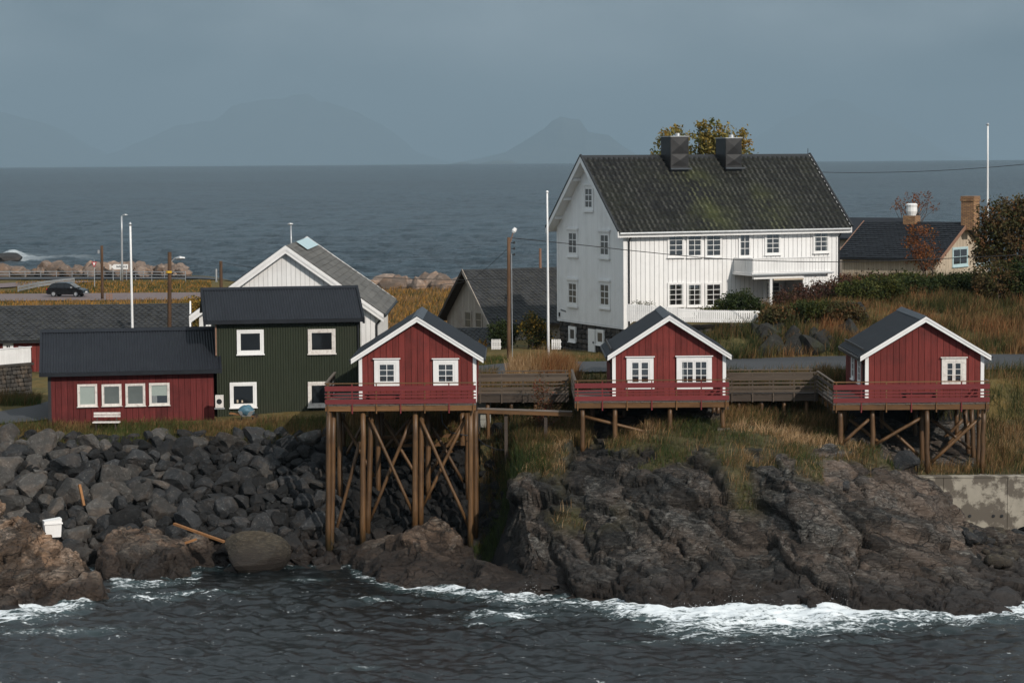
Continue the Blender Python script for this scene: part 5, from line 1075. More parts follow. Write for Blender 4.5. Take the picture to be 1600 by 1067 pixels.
for k in range(5):
    a, b_ = pts[k], pts[k + 1]; Ld = (b_ - a).length; n_ = int(Ld / (.115 if k < 4 else .15))
    h0 = at(980, tops[k], a.y).z - at(980, 503, a.y).z; h1 = at(980, tops[k + 1], b_.y).z - at(980, 503, b_.y).z
    for j in range(n_):
        f_ = j / n_; q = a.lerp(b_, f_) - o_; h = h0 + (h1 - h0) * f_; slab('picket', fe, 'white', q.x - .05, q.x + .05, q.y - .014, q.y + .014, q.z, q.z + h)
    for zf in (.15, .6): barobj('rail', fe, 'white', a - o_ + Vector((0, .035, zf)), b_ - o_ + Vector((0, .035, zf)), .04, .08)

# ------------------------------------------------------------------ tan barn behind the pole, cream house at the right
TB = B('tan_barn', 775, 550, 158, R(26), 'weathered tan barn with dark slate roof behind the street pole', 'barn'); r = TB.root
Lx, Wy = 15., TB.loc(699, 480, 0).y; zr = TB.loc(731, 422, 0, -.4).z; ze = TB.loc(776, 509, 1, -.3).z; ym = Wy / 2; sl_ = (zr - ze) / (ym + .35); gt = lambda v: zr - .15 - abs(v - ym) * sl_
wall = MB().prism([(0, 0, -1), (0, Wy, -1), (0, Wy, gt(0)), (0, ym, gt(ym)), (0, 0, gt(0))], (Lx, 0, 0)).build('wall', 'creamback', r)
boards(wall, LEFTW, 0, ym, -.8, gt, .22, 'tan'); boards(wall, LEFTW, ym, Wy, -.8, gt, .22, 'tan'); boards(wall, FRONT, 0, Lx, -.8, lambda u: gt(0), .3, 'tan')
for s in (0, 1):
    ye = -.35 if s == 0 else Wy + .35
    rf = MB().prism([(-.6, ym, zr), (-.6, ye, ze), (-.6, ye, ze - .13), (-.6, ym, zr - .15)], (Lx + 1, 0, 0)).build('roof', 'walk', r)
    slates('slate_courses', rf, 'slate', (-.62, ym, zr + .01), (Lx + .4, ym, zr + .01), (Lx + .4, ye, ze + .01), (-.62, ye, ze + .01), .3, .27, s == 0, 20 + s)
    MB().prism([(-.66, ym, zr + .06), (-.66, ye, ze + .06), (-.66, ye, ze - .2), (-.66, ym, zr - .22)], (.05, 0, 0)).build('barge_board', 'walk' if s else 'tan', r)
for (a, b_, c, e) in ((727, 485, 738, 514), (743.5, 486, 754.5, 514)): u0, u1, z0, z1 = TB.rect(a, b_, c, e, 0); window(r, LEFTW, u0, u1, z0, z1, 1, 2, .09, 'tan', glass='glassb', base=.05)
MB().tube((5.2, ym, zr - .2), (5.2, ym, zr + 1.3), .1, .09, 8).build('vent_pipe', 'copper', r)
SH = B('slate_shed', 715, 548, 153, R(8), 'low shed with dark slate roof in front of the tan barn', 'shed'); r = SH.root
x1 = SH.loc(790, 540).x; zr = SH.loc(745, 512, 1, 2).z; ze = SH.loc(745, 545, 1, -.3).z
MB().box(.1, x1 - .1, 0, 4, -1, ze).build('wall', 'tan', r); MB().prism([(0, -.3, ze), (0, 2, zr), (0, 4.3, ze), (0, 4.3, ze - .1), (0, 2, zr - .12), (0, -.3, ze - .1)], (x1, 0, 0)).build('roof', 'black', r)
slates('slate_courses', r, 'slate', (0, 2, zr + .01), (x1, 2, zr + .01), (x1, -.35, ze + .01), (0, -.35, ze + .01), .28, .24, True, 31); MB().prism([(-.05, -.4, ze - .05), (-.05, 2, zr + .08), (-.05, 2, zr - .15), (-.05, -.4, ze - .3)], (.05, 0, 0)).build('barge_board', 'white', r)
CHh = B('cream_house', 1462, 440, 157, R(-35), 'cream boarded cottage with dark roof and brick chimney behind the shrubs', 'house'); r = CHh.root
# local x runs from the near corner leftwards when negative
Lx = -CHh.loc(1316, 420).x; Wy = 8.0; zr = CHh.loc(1519, 347, 0, .35).z; ze = CHh.loc(1390, 404, 1, -.3).z; ym = Wy / 2; sl_ = (zr - ze) / (ym + .35); gt = lambda v: zr - .12 - abs(v - ym) * sl_
wall = MB().prism([(0, 0, -1), (0, Wy, -1), (0, Wy, gt(0)), (0, ym, gt(ym)), (0, 0, gt(0))], (-Lx, 0, 0)).build('wall', 'creamback', r)
boards(wall, (0, 0., 1), .0, ym, -.8, gt, .24, 'cream', .03, .03); boards(wall, (0, 0., 1), ym, Wy, -.8, gt, .24, 'cream', .03, .03); boards(wall, FRONT, -Lx, 0, -.8, lambda u: gt(0), .18, 'cream', .03, .025)
for s in (0, 1):
    ye = -.35 if s == 0 else Wy + .35
    rf = MB().prism([(.4, ym, zr), (.4, ye, ze), (.4, ye, ze - .13), (.4, ym, zr - .15)], (-Lx - .8, 0, 0)).build('roof', 'black', r)
    slates('slate_courses', rf, 'roofb', (.42, ym, zr + .01), (-Lx - .4, ym, zr + .01), (-Lx - .4, ye, ze + .01), (.42, ye, ze + .01), .3, .26, False, 40 + s)
    for xx in (.44, -Lx - .46): MB().prism([(xx, ym, zr + .06), (xx, ye, ze + .06), (xx, ye, ze - .18), (xx, ym, zr - .2)], (.05, 0, 0)).build('barge_board', 'copper', r)
slab('gutter', r, 'black', -Lx - .4, .4, -.46, -.36, ze - .1, ze - .01)
for (a, b_, c, e) in ((1487, 386, 1511, 416), (1524, 386, 1541, 414)): u0, u1, z0, z1 = CHh.rect(a, b_, c, e, 0); window(r, (0, 0., 1), u0, u1, z0, z1, 2, 2, .1, 'paleblue', sash=.06, base=.05, sill=.06)
def cpos(px, py): return CHh.loc(px, py, 1, ym)
a, b_ = cpos(1506, 345), cpos(1526, 345); zt_ = cpos(1516, 307).z
c = MB().box(a.x, b_.x, ym - .45, ym + .45, zr - .5, zt_).build('chimney', 'brick', r); MB().box(a.x - .05, b_.x + .05, ym - .5, ym + .5, zt_ - .3, zt_ - .16).box(a.x - .03, b_.x + .03, ym - .48, ym + .48, zt_ - .14, zt_ + .02).build('corbel', 'brick', c)
a, b_ = cpos(1415, 345), cpos(1434, 345); zm = cpos(1425, 337).z; zt_ = cpos(1425, 318).z; cx = (a.x + b_.x) / 2
c = MB().box(a.x, b_.x, ym - .4, ym + .4, zr - .5, zm).build('chimney', 'brick', r)
MB().poly([(cx, ym, zm), (cx, ym, zm + (zt_ - zm) * .35), (cx, ym, zm + (zt_ - zm) * .7), (cx, ym, zt_ - .08), (cx, ym, zt_)], [.28, .38, .36, .4, .3], 12).build('wrapped_cap', 'white', c)
SD = B('dark_shed', 1318, 430, 172, R(-35), 'dark roofed building between the white house and the cream cottage', 'building'); r = SD.root
zr = SD.loc(1345, 340, 1, 3).z; ze = SD.loc(1345, 372, 1, 0).z
MB().box(-2, 3.2, 0, 6, -1, ze).build('wall', 'tan', r); MB().prism([(-2.3, -.3, ze), (-2.3, 3, zr), (-2.3, 6.3, ze), (-2.3, 6.3, ze - .12), (-2.3, 3, zr - .14), (-2.3, -.3, ze - .12)], (5.8, 0, 0)).build('roof', 'roof', r); MB().prism([(3.5, -.35, ze - .1), (3.5, 3, zr + .08), (3.5, 6.35, ze - .1), (3.5, 6.35, ze - .3), (3.5, 3, zr - .15), (3.5, -.35, ze - .3)], (.05, 0, 0)).build('barge_board', 'copper', r)
# ================================================================== plants
def grass(name, pts, hlo, hhi, pal, label, lean=.25, width=.02, seed=1, dens=None):
    r = np.random.default_rng(seed); P = np.asarray(pts, float); n = len(P)
    if dens is not None:
        k = fbm(P * np.array([dens, dens, 0]), 3, seed) ; P = P[k > r.uniform(.22, .62, n)]; n = len(P)
    big = fbm(P * np.array([.5, .5, 0]), 3, seed + 2); h = (hlo + (hhi - hlo) * r.random(n)) * (.55 + .9 * big); an = r.uniform(0, 2 * np.pi, n); sx, sy = np.cos(an) * width / 2, np.sin(an) * width / 2
    ld = r.normal(0, lean, (n, 2)) + np.array([.18, .05]) * lean * 3; z0 = np.zeros(n)
    base = P - np.array([0, 0, .06]); S = np.stack([sx, sy, z0], 1); mid = base + np.stack([ld[:, 0] * h * .35, ld[:, 1] * h * .35, h * .6], 1); tip = base + np.stack([ld[:, 0] * h, ld[:, 1] * h, h * (1 - .25 * np.abs(ld[:, 0]))], 1)
    V = np.stack([base - S, base + S, mid + S * .8, mid - S * .8, tip], 1).reshape(-1, 3); b = np.arange(n)[:, None] * 5
    Fc = np.concatenate([b + np.array(f) for f in ((0, 1, 2), (0, 2, 3), (3, 2, 4))])
    cols = np.array([c for c, w in pal]); w = np.array([w for c, w in pal], float); w /= w.sum()
    tone = np.clip(fbm(P * np.array([.45, .45, 0]), 4, seed + 5) + r.normal(0, .12, n), 0, .999); cum = np.cumsum(w); t2 = np.clip((tone - .25) * 2, 0, .999); ci = np.searchsorted(cum, t2); C = cols[np.minimum(ci, len(cols) - 1)] * r.uniform(.65, 1.25, (n, 1))
    C = np.repeat(C, 5, 0)
    return tag(mesh_np(name, V, Fc, 'blade', None, False, C), label, 'grass', None, 'stuff')
def gpts(p0, p1, d0, d1, n, seed=1, mask=None):
    r = np.random.default_rng(seed); px = r.uniform(p0, p1, n); d = r.uniform(d0, d1, n)
    if mask is not None: k = mask(px, d); px, d = px[k], d[k]
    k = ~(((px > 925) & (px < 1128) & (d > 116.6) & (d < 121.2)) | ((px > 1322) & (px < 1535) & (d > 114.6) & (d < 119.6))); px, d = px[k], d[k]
    X = (px - 800) / F * (.9972 * d + .9); q = topx(X, d); z = prof(LANDCOL, q, d)
    return np.stack([X, d, np.where((q > 770) & (q < 1640) & (d < 119.4), np.maximum(z, prof(HEAD, np.clip(q, 760, 1620), d) - .08), z)], 1)
STRAW = (.25, .15, .065); PALE = (.45, .3, .165); OLIVE = (.085, .078, .025); GREEN = (.055, .08, .018); BROWN = (.15, .085, .038); RUST = (.22, .09, .035); ORANGE = (.34, .17, .035); DARKG = (.03, .045, .014)
grass('grass', gpts(-50, 525, 119.9, 122.2, 15000, 1), .15, .5, [(GREEN, 2), (OLIVE, 3), (BROWN, 2), (STRAW, 2)], 'short green and straw grass strip along the top of the boulders', .3, .02, 11)
grass('grass', gpts(-40, 62, 128.2, 131, 2600, 2), .2, .7, [(GREEN, 2), (OLIVE, 3), (BROWN, 3), (STRAW, 1)], 'rough grass verge below the stone wall by the lane', .3, .02, 12)
grass('grass', gpts(520, 775, 119.2, 126.5, 13000, 3), .3, .9, [(OLIVE, 3), (BROWN, 2), (STRAW, 3), (GREEN, 1)], 'rank grass seen between the tall stilts', .25, .022, 13)
grass('grass', gpts(745, 920, 115.8, 122, 17000, 4), .35, 1.05, [(DARKG, 3), (BROWN, 2), (OLIVE, 3), (STRAW, 1)], 'dark rank grass in the gully under the first walkway', .22, .02, 14)
grass('grass', gpts(765, 905, 122.4, 126.2, 7000, 5, lambda p, d: np.abs(p - 845) < 62 - (d - 122.4) * 4), .7, 1.45, [(PALE, 3), (STRAW, 4), (RUST, 1)], 'tall pale straw grass behind the first walkway', .2, .02, 15)
grass('grass', gpts(735, 860, 112.8, 117.5, 8000, 44), .25, .8, [(DARKG, 4), (GREEN, 2), (OLIVE, 2), (BROWN, 2)], 'dark green grass on the steep bank beside the tall stilts', .3, .02, 34)
k = np.flatnonzero((HSOIL > .42)); k = rng.choice(k, 30000); V = HV[k] + rng.uniform(-.05, .05, (len(k), 3)) * [1, 1, 0]
grass('grass', V, .12, .6, [(DARKG, 1), (GREEN, 2), (OLIVE, 3), (BROWN, 2), (STRAW, 3), (PALE, 1)], 'windblown green and straw grass on top of the rock headland', .4, .02, 16, 1.3)
grass('grass', gpts(1120, 1325, 117.5, 124.5, 17000, 7), .4, 1.1, [(DARKG, 2), (BROWN, 3), (OLIVE, 3), (STRAW, 3)], 'rank brown grass below the second walkway', .22, .022, 17, 1.0)
grass('grass', np.concatenate([gpts(1185, 1680, 132, 150, 62000, 8), gpts(965, 1190, 131.8, 136.4, 9000, 88)]), .35, .95, [(DARKG, 1), (OLIVE, 3), (BROWN, 3), (STRAW, 3), (RUST, 1)], 'autumn grass on the hillside behind the rightmost cabin', .25, .028, 18, 1.1)
grass('grass', gpts(1415, 1680, 113.3, 126, 16000, 9), .3, .95, [(DARKG, 2), (OLIVE, 3), (BROWN, 2), (STRAW, 2)], 'grass bank between the sea wall and the road', .25, .022, 19, 1.1)
grass('grass', gpts(700, 960, 131.8, 139.5, 9000, 10), .12, .4, [(GREEN, 3), (OLIVE, 3), (STRAW, 1)], 'lawn at the foot of the white house', .3, .022, 20)
grass('grass', gpts(900, 1330, 121.8, 125.2, 9000, 11), .12, .45, [(GREEN, 2), (OLIVE, 3), (STRAW, 2)], 'roadside grass behind the middle cabin', .3, .02, 21)
grass('grass', gpts(560, 760, 150, 302, 16000, 12), .3, .8, [(OLIVE, 2), (BROWN, 2), (ORANGE, 3), (STRAW, 3)], 'golden meadow beside the tan barn reaching to the boulders', .3, .09, 22)
grass('grass', gpts(-60, 330, 232, 274, 9000, 13), .25, .7, [(OLIVE, 2), (ORANGE, 3), (STRAW, 3)], 'yellow grass in front of the car park', .3, .08, 23)
grass('grass', gpts(-60, 330, 294, 322, 11000, 14, lambda p, d: (p > 25) | (d < 300)), .2, .5, [(OLIVE, 3), (ORANGE, 3), (STRAW, 2), (GREEN, 1)], 'yellow green bank between the car park and the shore road', .3, .09, 24)

def foliage(name, parent, C, n, size, pal, spread, seed):
    """n leaves round each cluster centre"""
    r = np.random.default_rng(seed); C = np.repeat(np.asarray(C, float), n, 0); m = len(C); P = C + r.normal(0, 1, (m, 3)) * spread
    a = r.normal(size=(m, 3)); a /= np.linalg.norm(a, axis=1)[:, None]; b = np.cross(a, r.normal(size=(m, 3))); b /= np.linalg.norm(b, axis=1)[:, None]; s = size * r.uniform(.6, 1.3, (m, 1))
    V = np.stack([P - a * s, P + b * s * .55, P + a * s, P - b * s * .55], 1).reshape(-1, 3); q = np.arange(m)[:, None] * 4 + np.arange(4)
    cols = np.array([c for c, w in pal]); w = np.array([w for c, w in pal], float); ci = r.choice(len(cols), m // n, p=w / w.sum()).repeat(n); K = cols[ci] * r.uniform(.6, 1.35, (m, 1)); return mesh_np(name, V, q, 'leaf', parent, False, np.repeat(K, 4, 0))
def plant(name, label, cat, base, blobs, ncl, nleaf, size, pal, spread, seed, trunk=.1, fork=.35, stems=1, group=None):
    """blobs: (dx, dy, dz, rx, ry, rz) from the base; trunk and limbs reach into the crown"""
    r = random.Random(seed); base = Vector(base); root = empty(name, base, 0, label, cat, group); C = []
    vol = [b[3] * b[4] * b[5] for b in blobs]; tot = sum(vol)
    for b, v in zip(blobs, vol):
        for _ in range(max(3, int(ncl * v / tot))):
            while True:
                q = Vector((r.uniform(-1, 1), r.uniform(-1, 1), r.uniform(-1, 1)))
                if .3 < q.length < 1: break
            q *= r.uniform(.8, 1.08); C.append((b[0] + q.x * b[3], b[1] + q.y * b[4], b[2] + q.z * b[5]))
    m = MB(); top = max(b[2] for b in blobs)
    for k in range(stems):
        ox, oy = (r.uniform(-1, 1) * blobs[0][3] * .6, r.uniform(-1, 1) * blobs[0][4] * .6) if stems > 1 else (0, 0)
        f = Vector((ox + r.uniform(-.1, .1), oy, top * fork)); m.poly([(ox, oy, -.25), f], [trunk, trunk * .75], 7)
        cl = [c for c in C if stems == 1 or (Vector(c) - f).length < 2] or C
        for c in r.sample(cl, min(len(cl), max(4, 26 // stems))):
            c = Vector(c); mid = f.lerp(c, .5) + Vector((r.uniform(-.12, .12), r.uniform(-.12, .12), .12)) * (c - f).length; m.poly([f, mid, c], [trunk * .45, trunk * .28, trunk * .08], 5)
    m.build('trunk', 'bark', root); foliage('crown', root, C, nleaf, size, pal, spread, seed); return root
def gb(px, py, d): X = at(px, py, d).x; return (X, d, gz(X, d))
MAP = [((.25, .18, .045), 3), ((.19, .16, .045), 4), ((.28, .17, .04), 1), ((.12, .125, .04), 3)]
bx = gb(1100, 240, 163); up = lambda py, d: at(1100, py, d).z - bx[2]
plant('maple_tree', 'tall olive and orange leaved tree rising behind the white house chimneys', 'tree', bx, [(-2.0, 0, up(222, 163), 1.35, 1.2, 1.2), (.35, 0, up(216, 163), 1.2, 1.2, 1.5), (1.8, 0, up(224, 163), 1.4, 1.2, 1.2), (0, 0, up(245, 163), 3.8, 2, 1.2)], 280, 28, .125, MAP, .16, 71, .22, .72)
DR = [((.085, .036, .026), 3), ((.06, .03, .022), 3), ((.12, .06, .035), 2), ((.05, .04, .02), 3)]
BG = [((.02, .032, .01), 3), ((.035, .05, .014), 3), ((.06, .065, .018), 1)]
YG = [((.05, .06, .014), 3), ((.08, .08, .02), 2), ((.03, .042, .012), 2)]
RB_ = [((.11, .07, .03), 3), ((.08, .06, .025), 3), ((.06, .058, .02), 4), ((.16, .075, .03), 1)]
OR = [((.2, .07, .025), 3), ((.13, .05, .022), 3), ((.26, .11, .03), 1)]
YL = [((.3, .18, .03), 3), ((.16, .12, .03), 2), ((.1, .085, .025), 2)]
for k, (px_, py_, d_, h_, w_, where) in enumerate(((1228, 478, 139.5, 1.0, .8, 'at the porch corner'), (1258, 468, 140.5, 1.2, .9, 'just right of the porch'), (1290, 460, 141.5, 1.1, 1.0, 'below the corner downpipe of the white house'), (1322, 456, 143, 1.1, 1.1, 'at the start of the cream cottage wall'), (1358, 452, 144.5, 1.1, 1.2, 'before the middle of the cream cottage wall'))):
    plant('red_shrub', 'dark red leafed shrub ' + where, 'shrub', gb(px_, py_, d_), [(0, 0, h_ * .6, w_, .9, h_ * .55)], 110, 14, .075, DR, .15, 80 + k, .03, .3, 4, 'red shrubs along the hillside')
plant('green_bush', 'round dark green bush beside the white picket fence end', 'bush', gb(1152, 480, 138.6), [(0, 0, .9, 1.25, .9, .8), (-.6, 0, .6, .8, .8, .6), (1.0, 0, .6, .8, .7, .6)], 260, 24, .075, BG, .14, 91, .04, .3, 4)
plant('green_bush', 'low olive bush in front of the lower triple window', 'bush', gb(1112, 486, 138), [(0, 0, .45, .9, .6, .4)], 90, 20, .07, YG, .11, 92, .03, .3, 3)
for k, (px_, py_, d_, h_, w_, pal, lab) in enumerate(((1338, 478, 141, 1.3, 1.3, YG, 'yellow green bush on the slope above the rock face'), (1378, 470, 142, 1.5, 1.4, YG, 'yellow green bush above the rightmost cabin ridge'), (1425, 465, 144, 1.1, 1.5, BG, 'dark green bush at the foot of the small red tree'), (1470, 455, 145, 1.1, 1.5, BG, 'dark green bush below the blue framed window'), (1512, 455, 144, 1.5, 1.5, BG, 'dark green bush under the big rusty tree'), (1560, 462, 142, 2.5, 1.7, RB_, 'brown bush low at the right edge'), (1600, 455, 142, 2.6, 1.6, BG, 'dark bush cut by the right edge'), (1216, 505, 136.6, .9, 1.0, RB_, 'low brown bush just past the end of the picket fence'), (1268, 500, 137, 1.0, 1.2, YG, 'olive bush growing on the dark rock outcrop'), (1318, 505, 136.4, 1.1, 1.1, RB_, 'brown bush at the right end of the dark rock outcrop'), (1410, 445, 148, .8, 1.2, YG, 'dark green bush against the cream wall'))):
    plant('hill_bush', lab, 'bush', gb(px_, py_, d_), [(0, 0, h_ * .5, w_, 1., h_ * .5), (w_ * .5, .2, h_ * .4, w_ * .7, .8, h_ * .4)], 220, 22, .09, pal, .16, 100 + k, .04, .3, 4, 'bushes on the hillside')
bx = gb(1440, 440, 149); plant('small_red_tree', 'small rust red tree in front of the cream cottage', 'tree', bx, [(0, 0, 2.6, 1.05, .9, 1.2), (.2, 0, 1.6, 1.2, .9, .8), (-.3, 0, 3.1, .6, .6, .6)], 150, 11, .075, OR, .14, 120, .07, .25, 3)
bx = gb(1590, 450, 147); plant('rusty_tree', 'big brown and rust leaved tree at the right edge', 'tree', bx, [(-.8, 0, 4.0, 1.8, 1.4, 1.5), (1.2, 0, 4.2, 2., 1.4, 1.6), (-1.6, 0, 2.6, 1.4, 1.2, 1.3), (.5, 0, 2.2, 2.2, 1.3, 1.3)], 560, 24, .105, RB_, .2, 121, .16, .3)
bx = gb(1428, 345, 178); plant('small_red_tree', 'orange bush top showing behind the cream cottage roof', 'tree', bx, [(0, 0, 5.2, 1.9, 1, .8)], 40, 12, .09, OR, .18, 123, .08, .5)
bx = gb(318, 480, 172); plant('yellow_shrub', 'golden yellow shrub behind the lamp pole and barn roof', 'shrub', bx, [(0, 0, 2.2, 1.9, 1.2, 1.3), (-.8, 0, 1.4, 1.2, 1, 1.), (1.2, 0, 1.6, 1.2, 1, 1.2), (0, 0, .5, 2, 1, .8)], 360, 20, .11, YL, .19, 124, .06, .25, 5)
bx = gb(786, 530, 149); plant('green_bush', 'dark green bush at the foot of the street pole', 'bush', bx, [(0, 0, .9, 1.0, .8, .8)], 150, 20, .08, BG, .14, 125, .04, .3, 3)
bx = gb(832, 525, 148); plant('garden_shrub', 'olive and orange shrub beside the white flagpole', 'shrub', bx, [(0, 0, 1.4, .8, .7, .8), (.4, 0, .7, 1., .8, .6)], 160, 18, .085, YL + BG, .15, 126, .05, .3, 3)
bx = gb(850, 640, 117.4); plant('twiggy_shrub', 'thin reddish twiggy shrub in front of the first walkway', 'shrub', (bx[0], bx[1], bx[2] - .1), [(0, 0, 2.6, .5, .4, 1.1), (.1, 0, 1.7, .9, .4, .7), (-.2, 0, 3.4, .35, .3, .6)], 110, 9, .06, [((.16, .05, .03), 3), ((.08, .05, .025), 3), ((.2, .09, .04), 1)], .12, 127, .03, .3, 4)
bx = at(995, 474, 137.6); plant('garden_plant', 'small leafy plant behind the near end of the picket fence', 'plant', (bx.x, bx.y, 9.7), [(0, 0, 1.05, .45, .3, .25), (.7, 0, 1.0, .35, .3, .22)], 40, 10, .04, YG, .07, 128, .015, .4, 2)

# ================================================================== poles, wires, signs
def pole(name, px0, y0, px1, y1, d, r0, r1, mat, label, cat, ground=True, group=None):
    a = at(px0, y0, d); b = at(px1, y1, d)
    if ground: b = Vector((b.x, d, gz(b.x, d) - .2))
    r = empty(name, b, 0, label, cat, group); wobbly('post', r, mat, (0, 0, 0), a - b, r0, r1, 10, 4, .0); return r, a - b
def lampheadto(r, top, tip, mat='galv'):
    MB().poly([top, top.lerp(tip, .6) + Vector((0, 0, .12)), tip], [.035, .03, .03], 6).build('lamp_arm', mat, r)
    MB().poly([tip + Vector((-.12, 0, -.0)), tip + Vector((.12, 0, .03)), tip + Vector((.42, 0, .02))], [.07, .12, .06], 8).build('lamp_head', 'galv', r)
r, t_ = pole('street_pole', 795, 371, 795, 556, 133, .115, .095, 'pole', 'tall brown wooden street pole with a lamp in front of the tan barn', 'pole')
b0 = Vector(r.location); q = at(803, 361, 133) - b0
MB().poly([t_ + Vector((.1, 0, -.25)), t_ + Vector((.2, 0, .15)), q], [.03, .03, .03], 6).build('lamp_arm', 'copper', r); MB().poly([q + Vector((-.06, 0, -.1)), q, q + Vector((.1, 0, .16))], [.07, .13, .09], 10).build('lamp_head', 'white', r)
for dz in (-.3, -.62, -.95): MB().tube(t_ + Vector((.12, 0, dz)), t_ + Vector((.3, 0, dz)), .03, None, 6).tube(t_ + Vector((.3, 0, dz - .06)), t_ + Vector((.3, 0, dz + .08)), .05, .04, 8).build('insulator', 'black', r)
MB().poly([t_ + Vector((.14, -.1, -.9)), Vector((.2, -.1, .2))], [.025, .025], 6).build('cable_pipe', 'galv', r)
r, t_ = pole('flagpole', 855, 302, 857, 562, 127.5, .075, .045, 'white', 'tall white flagpole in the straw grass before the white house', 'flagpole', True, 'white flagpoles'); MB().poly([t_, t_ + Vector((0, 0, .07)), t_ + Vector((0, 0, .14))], [.05, .08, .02], 8).build('finial', 'white', r)
r, t_ = pole('flagpole', 203.5, 353, 207, 508, 134, .08, .055, 'white', 'white flagpole behind the red house roof', 'flagpole', True, 'white flagpoles'); MB().poly([t_, t_ + Vector((0, 0, .09)), t_ + Vector((0, 0, .2))], [.06, .1, .03], 8).build('finial', 'galv', r)
r, t_ = pole('flagpole', 1543.5, 197, 1543.5, 330, 165, .08, .055, 'white', 'white flagpole behind the big rusty tree', 'flagpole', True, 'white flagpoles'); MB().poly([t_, t_ + Vector((0, 0, .09)), t_ + Vector((0, 0, .2))], [.06, .1, .04], 8).build('finial', 'galv', r)
r, t_ = pole('street_pole', 265, 394, 263, 508, 142, .135, .11, 'pole', 'brown wooden pole with lamp and yellow band behind the red barn ridge', 'pole'); b0 = Vector(r.location)
lampheadto(r, t_ + Vector((.1, 0, -.55)), at(278, 404, 142) - b0); zb = at(264, 425, 142) - b0; MB().tube(zb - Vector((0, 0, .06)), zb + Vector((0, 0, .06)), .17, None, 10).build('band', 'yellow', r)
r, t_ = pole('wood_pole', 159, 384, 160, 472, 279, .17, .15, 'pole', 'reddish wooden pole beside the parked car', 'pole'); MB().box(-.4, -.2, -.15, .1, t_.z - .9, t_.z - .5).build('box', 'galv', r)
r, t_ = pole('lamp_post', 190, 338, 191, 448, 322, .16, .12, 'galv', 'tall grey road lamp beside the shore road sign', 'lamp post'); lampheadto(r, t_, t_ + Vector((.35, 0, .15)))
r, t_ = pole('lamp_post', 454.5, 352, 455, 386, 250, .1, .08, 'galv', 'distant thin lamp post above the white warehouse gable', 'lamp post'); lampheadto(r, t_, t_ + Vector((-.2, 0, .1)))
r, t_ = pole('wood_pole', 345, 408, 345, 440, 185, .14, .12, 'pole', 'short wooden pole top showing behind the golden shrub', 'pole'); MB().tube(t_ + Vector((-.35, -.1, -1.6)), t_ + Vector((-.35, -.1, -.6)), .08, None, 8).build('transformer', 'galv', r)
def wire(label, pts, rad):
    P = [at(*p) for p in pts]; n = 8; Q = []
    for a in range(len(P) - 1):
        p0, p1, p2, p3 = P[max(a - 1, 0)], P[a], P[a + 1], P[min(a + 2, len(P) - 1)]
        for k in range(n): t = k / n; Q.append(.5 * ((2 * p1) + (-p0 + p2) * t + (2 * p0 - 5 * p1 + 4 * p2 - p3) * t * t + (-p0 + 3 * p1 - 3 * p2 + p3) * t ** 3))
    Q.append(P[-1]); o = MB().poly(Q, [rad] * len(Q), 5).build('overhead_wire', 'wire'); return tag(o, label, 'wire')
wire('dark wire from the street pole across the white house front', [(800, 372, 133), (900, 382, 133), (1000, 393, 133), (1120, 404, 133), (1250, 409, 132), (1380, 408, 131), (1480, 404, 131), (1620, 397, 130)], .022)
wire('thin wire rising to the right across the open sea', [(1240, 268, 168), (1330, 270, 168), (1440, 268, 167), (1543, 262, 166), (1620, 255, 165)], .02)
wire('thin wire running from the warehouse to the street pole', [(345, 410, 185), (420, 421, 175), (560, 432, 160), (700, 437, 145), (793, 436, 133.3)], .018)
wire('thin wire from the lower insulator past the tan barn roof', [(797, 385, 133), (740, 434, 140), (690, 445, 150), (600, 452, 175)], .012)
SG = at(186, 440, 326); r = empty('direction_sign', (SG.x, 326, gz(SG.x, 326)), 0, 'white arrow shaped road direction sign on three legs by the shore road', 'sign'); b0 = Vector(r.location)
a = at(174, 421, 326) - b0; c = at(200, 413, 326) - b0; hm_ = (a.z + c.z) / 2
MB().prism([(a.x + .35, 0, a.z), (c.x, 0, a.z), (c.x, 0, c.z), (a.x + .35, 0, c.z), (a.x, 0, hm_)], (0, .06, 0)).build('board', 'white', r)
for xx in (a.x + .2, 0.2, c.x - .25): MB().tube((xx, .08, 0), (xx, .08, a.z + .1), .06, None, 6).build('leg', 'galv', r)
MB().prism([(a.x - .25, -.01, a.z), (a.x - .05, -.01, a.z), (a.x + .1, -.01, hm_), (a.x - .05, -.01, c.z), (a.x - .25, -.01, c.z)], (0, .05, 0)).build('arrow_tip', 'whiteold', r)
m = MB()
for k in range(9): xx = a.x + .7 + k * .13; m.box(xx, xx + .08, -.012, -.004, hm_ - .1, hm_ + (.12 if k % 3 else .18))
m.box(c.x - .32, c.x - .18, -.012, -.004, hm_ - .14, hm_ + .14); m.build('lettering', 'ridge', r)
q = at(148, 455, 308); r = empty('yield_sign', (q.x, 308, gz(q.x, 308)), 0, 'red and white triangular give way sign beside the car park', 'sign'); b0 = Vector(r.location)
zt_ = at(148, 406, 308).z - b0.z; MB().tube((0, 0, 0), (0, 0, zt_), .05, None, 8).build('post', 'galv', r); c0 = at(148, 413, 308).z - b0.z; s = .36
MB().prism([(-s, -.07, c0 + .32), (s, -.07, c0 + .32), (0, -.07, c0 - .4)], (0, .02, 0)).build('plate', 'redsign', r); MB().prism([(-s * .52, -.08, c0 + .2), (s * .52, -.08, c0 + .2), (0, -.08, c0 - .2)], (0, .008, 0)).build('plate_centre', 'white', r)
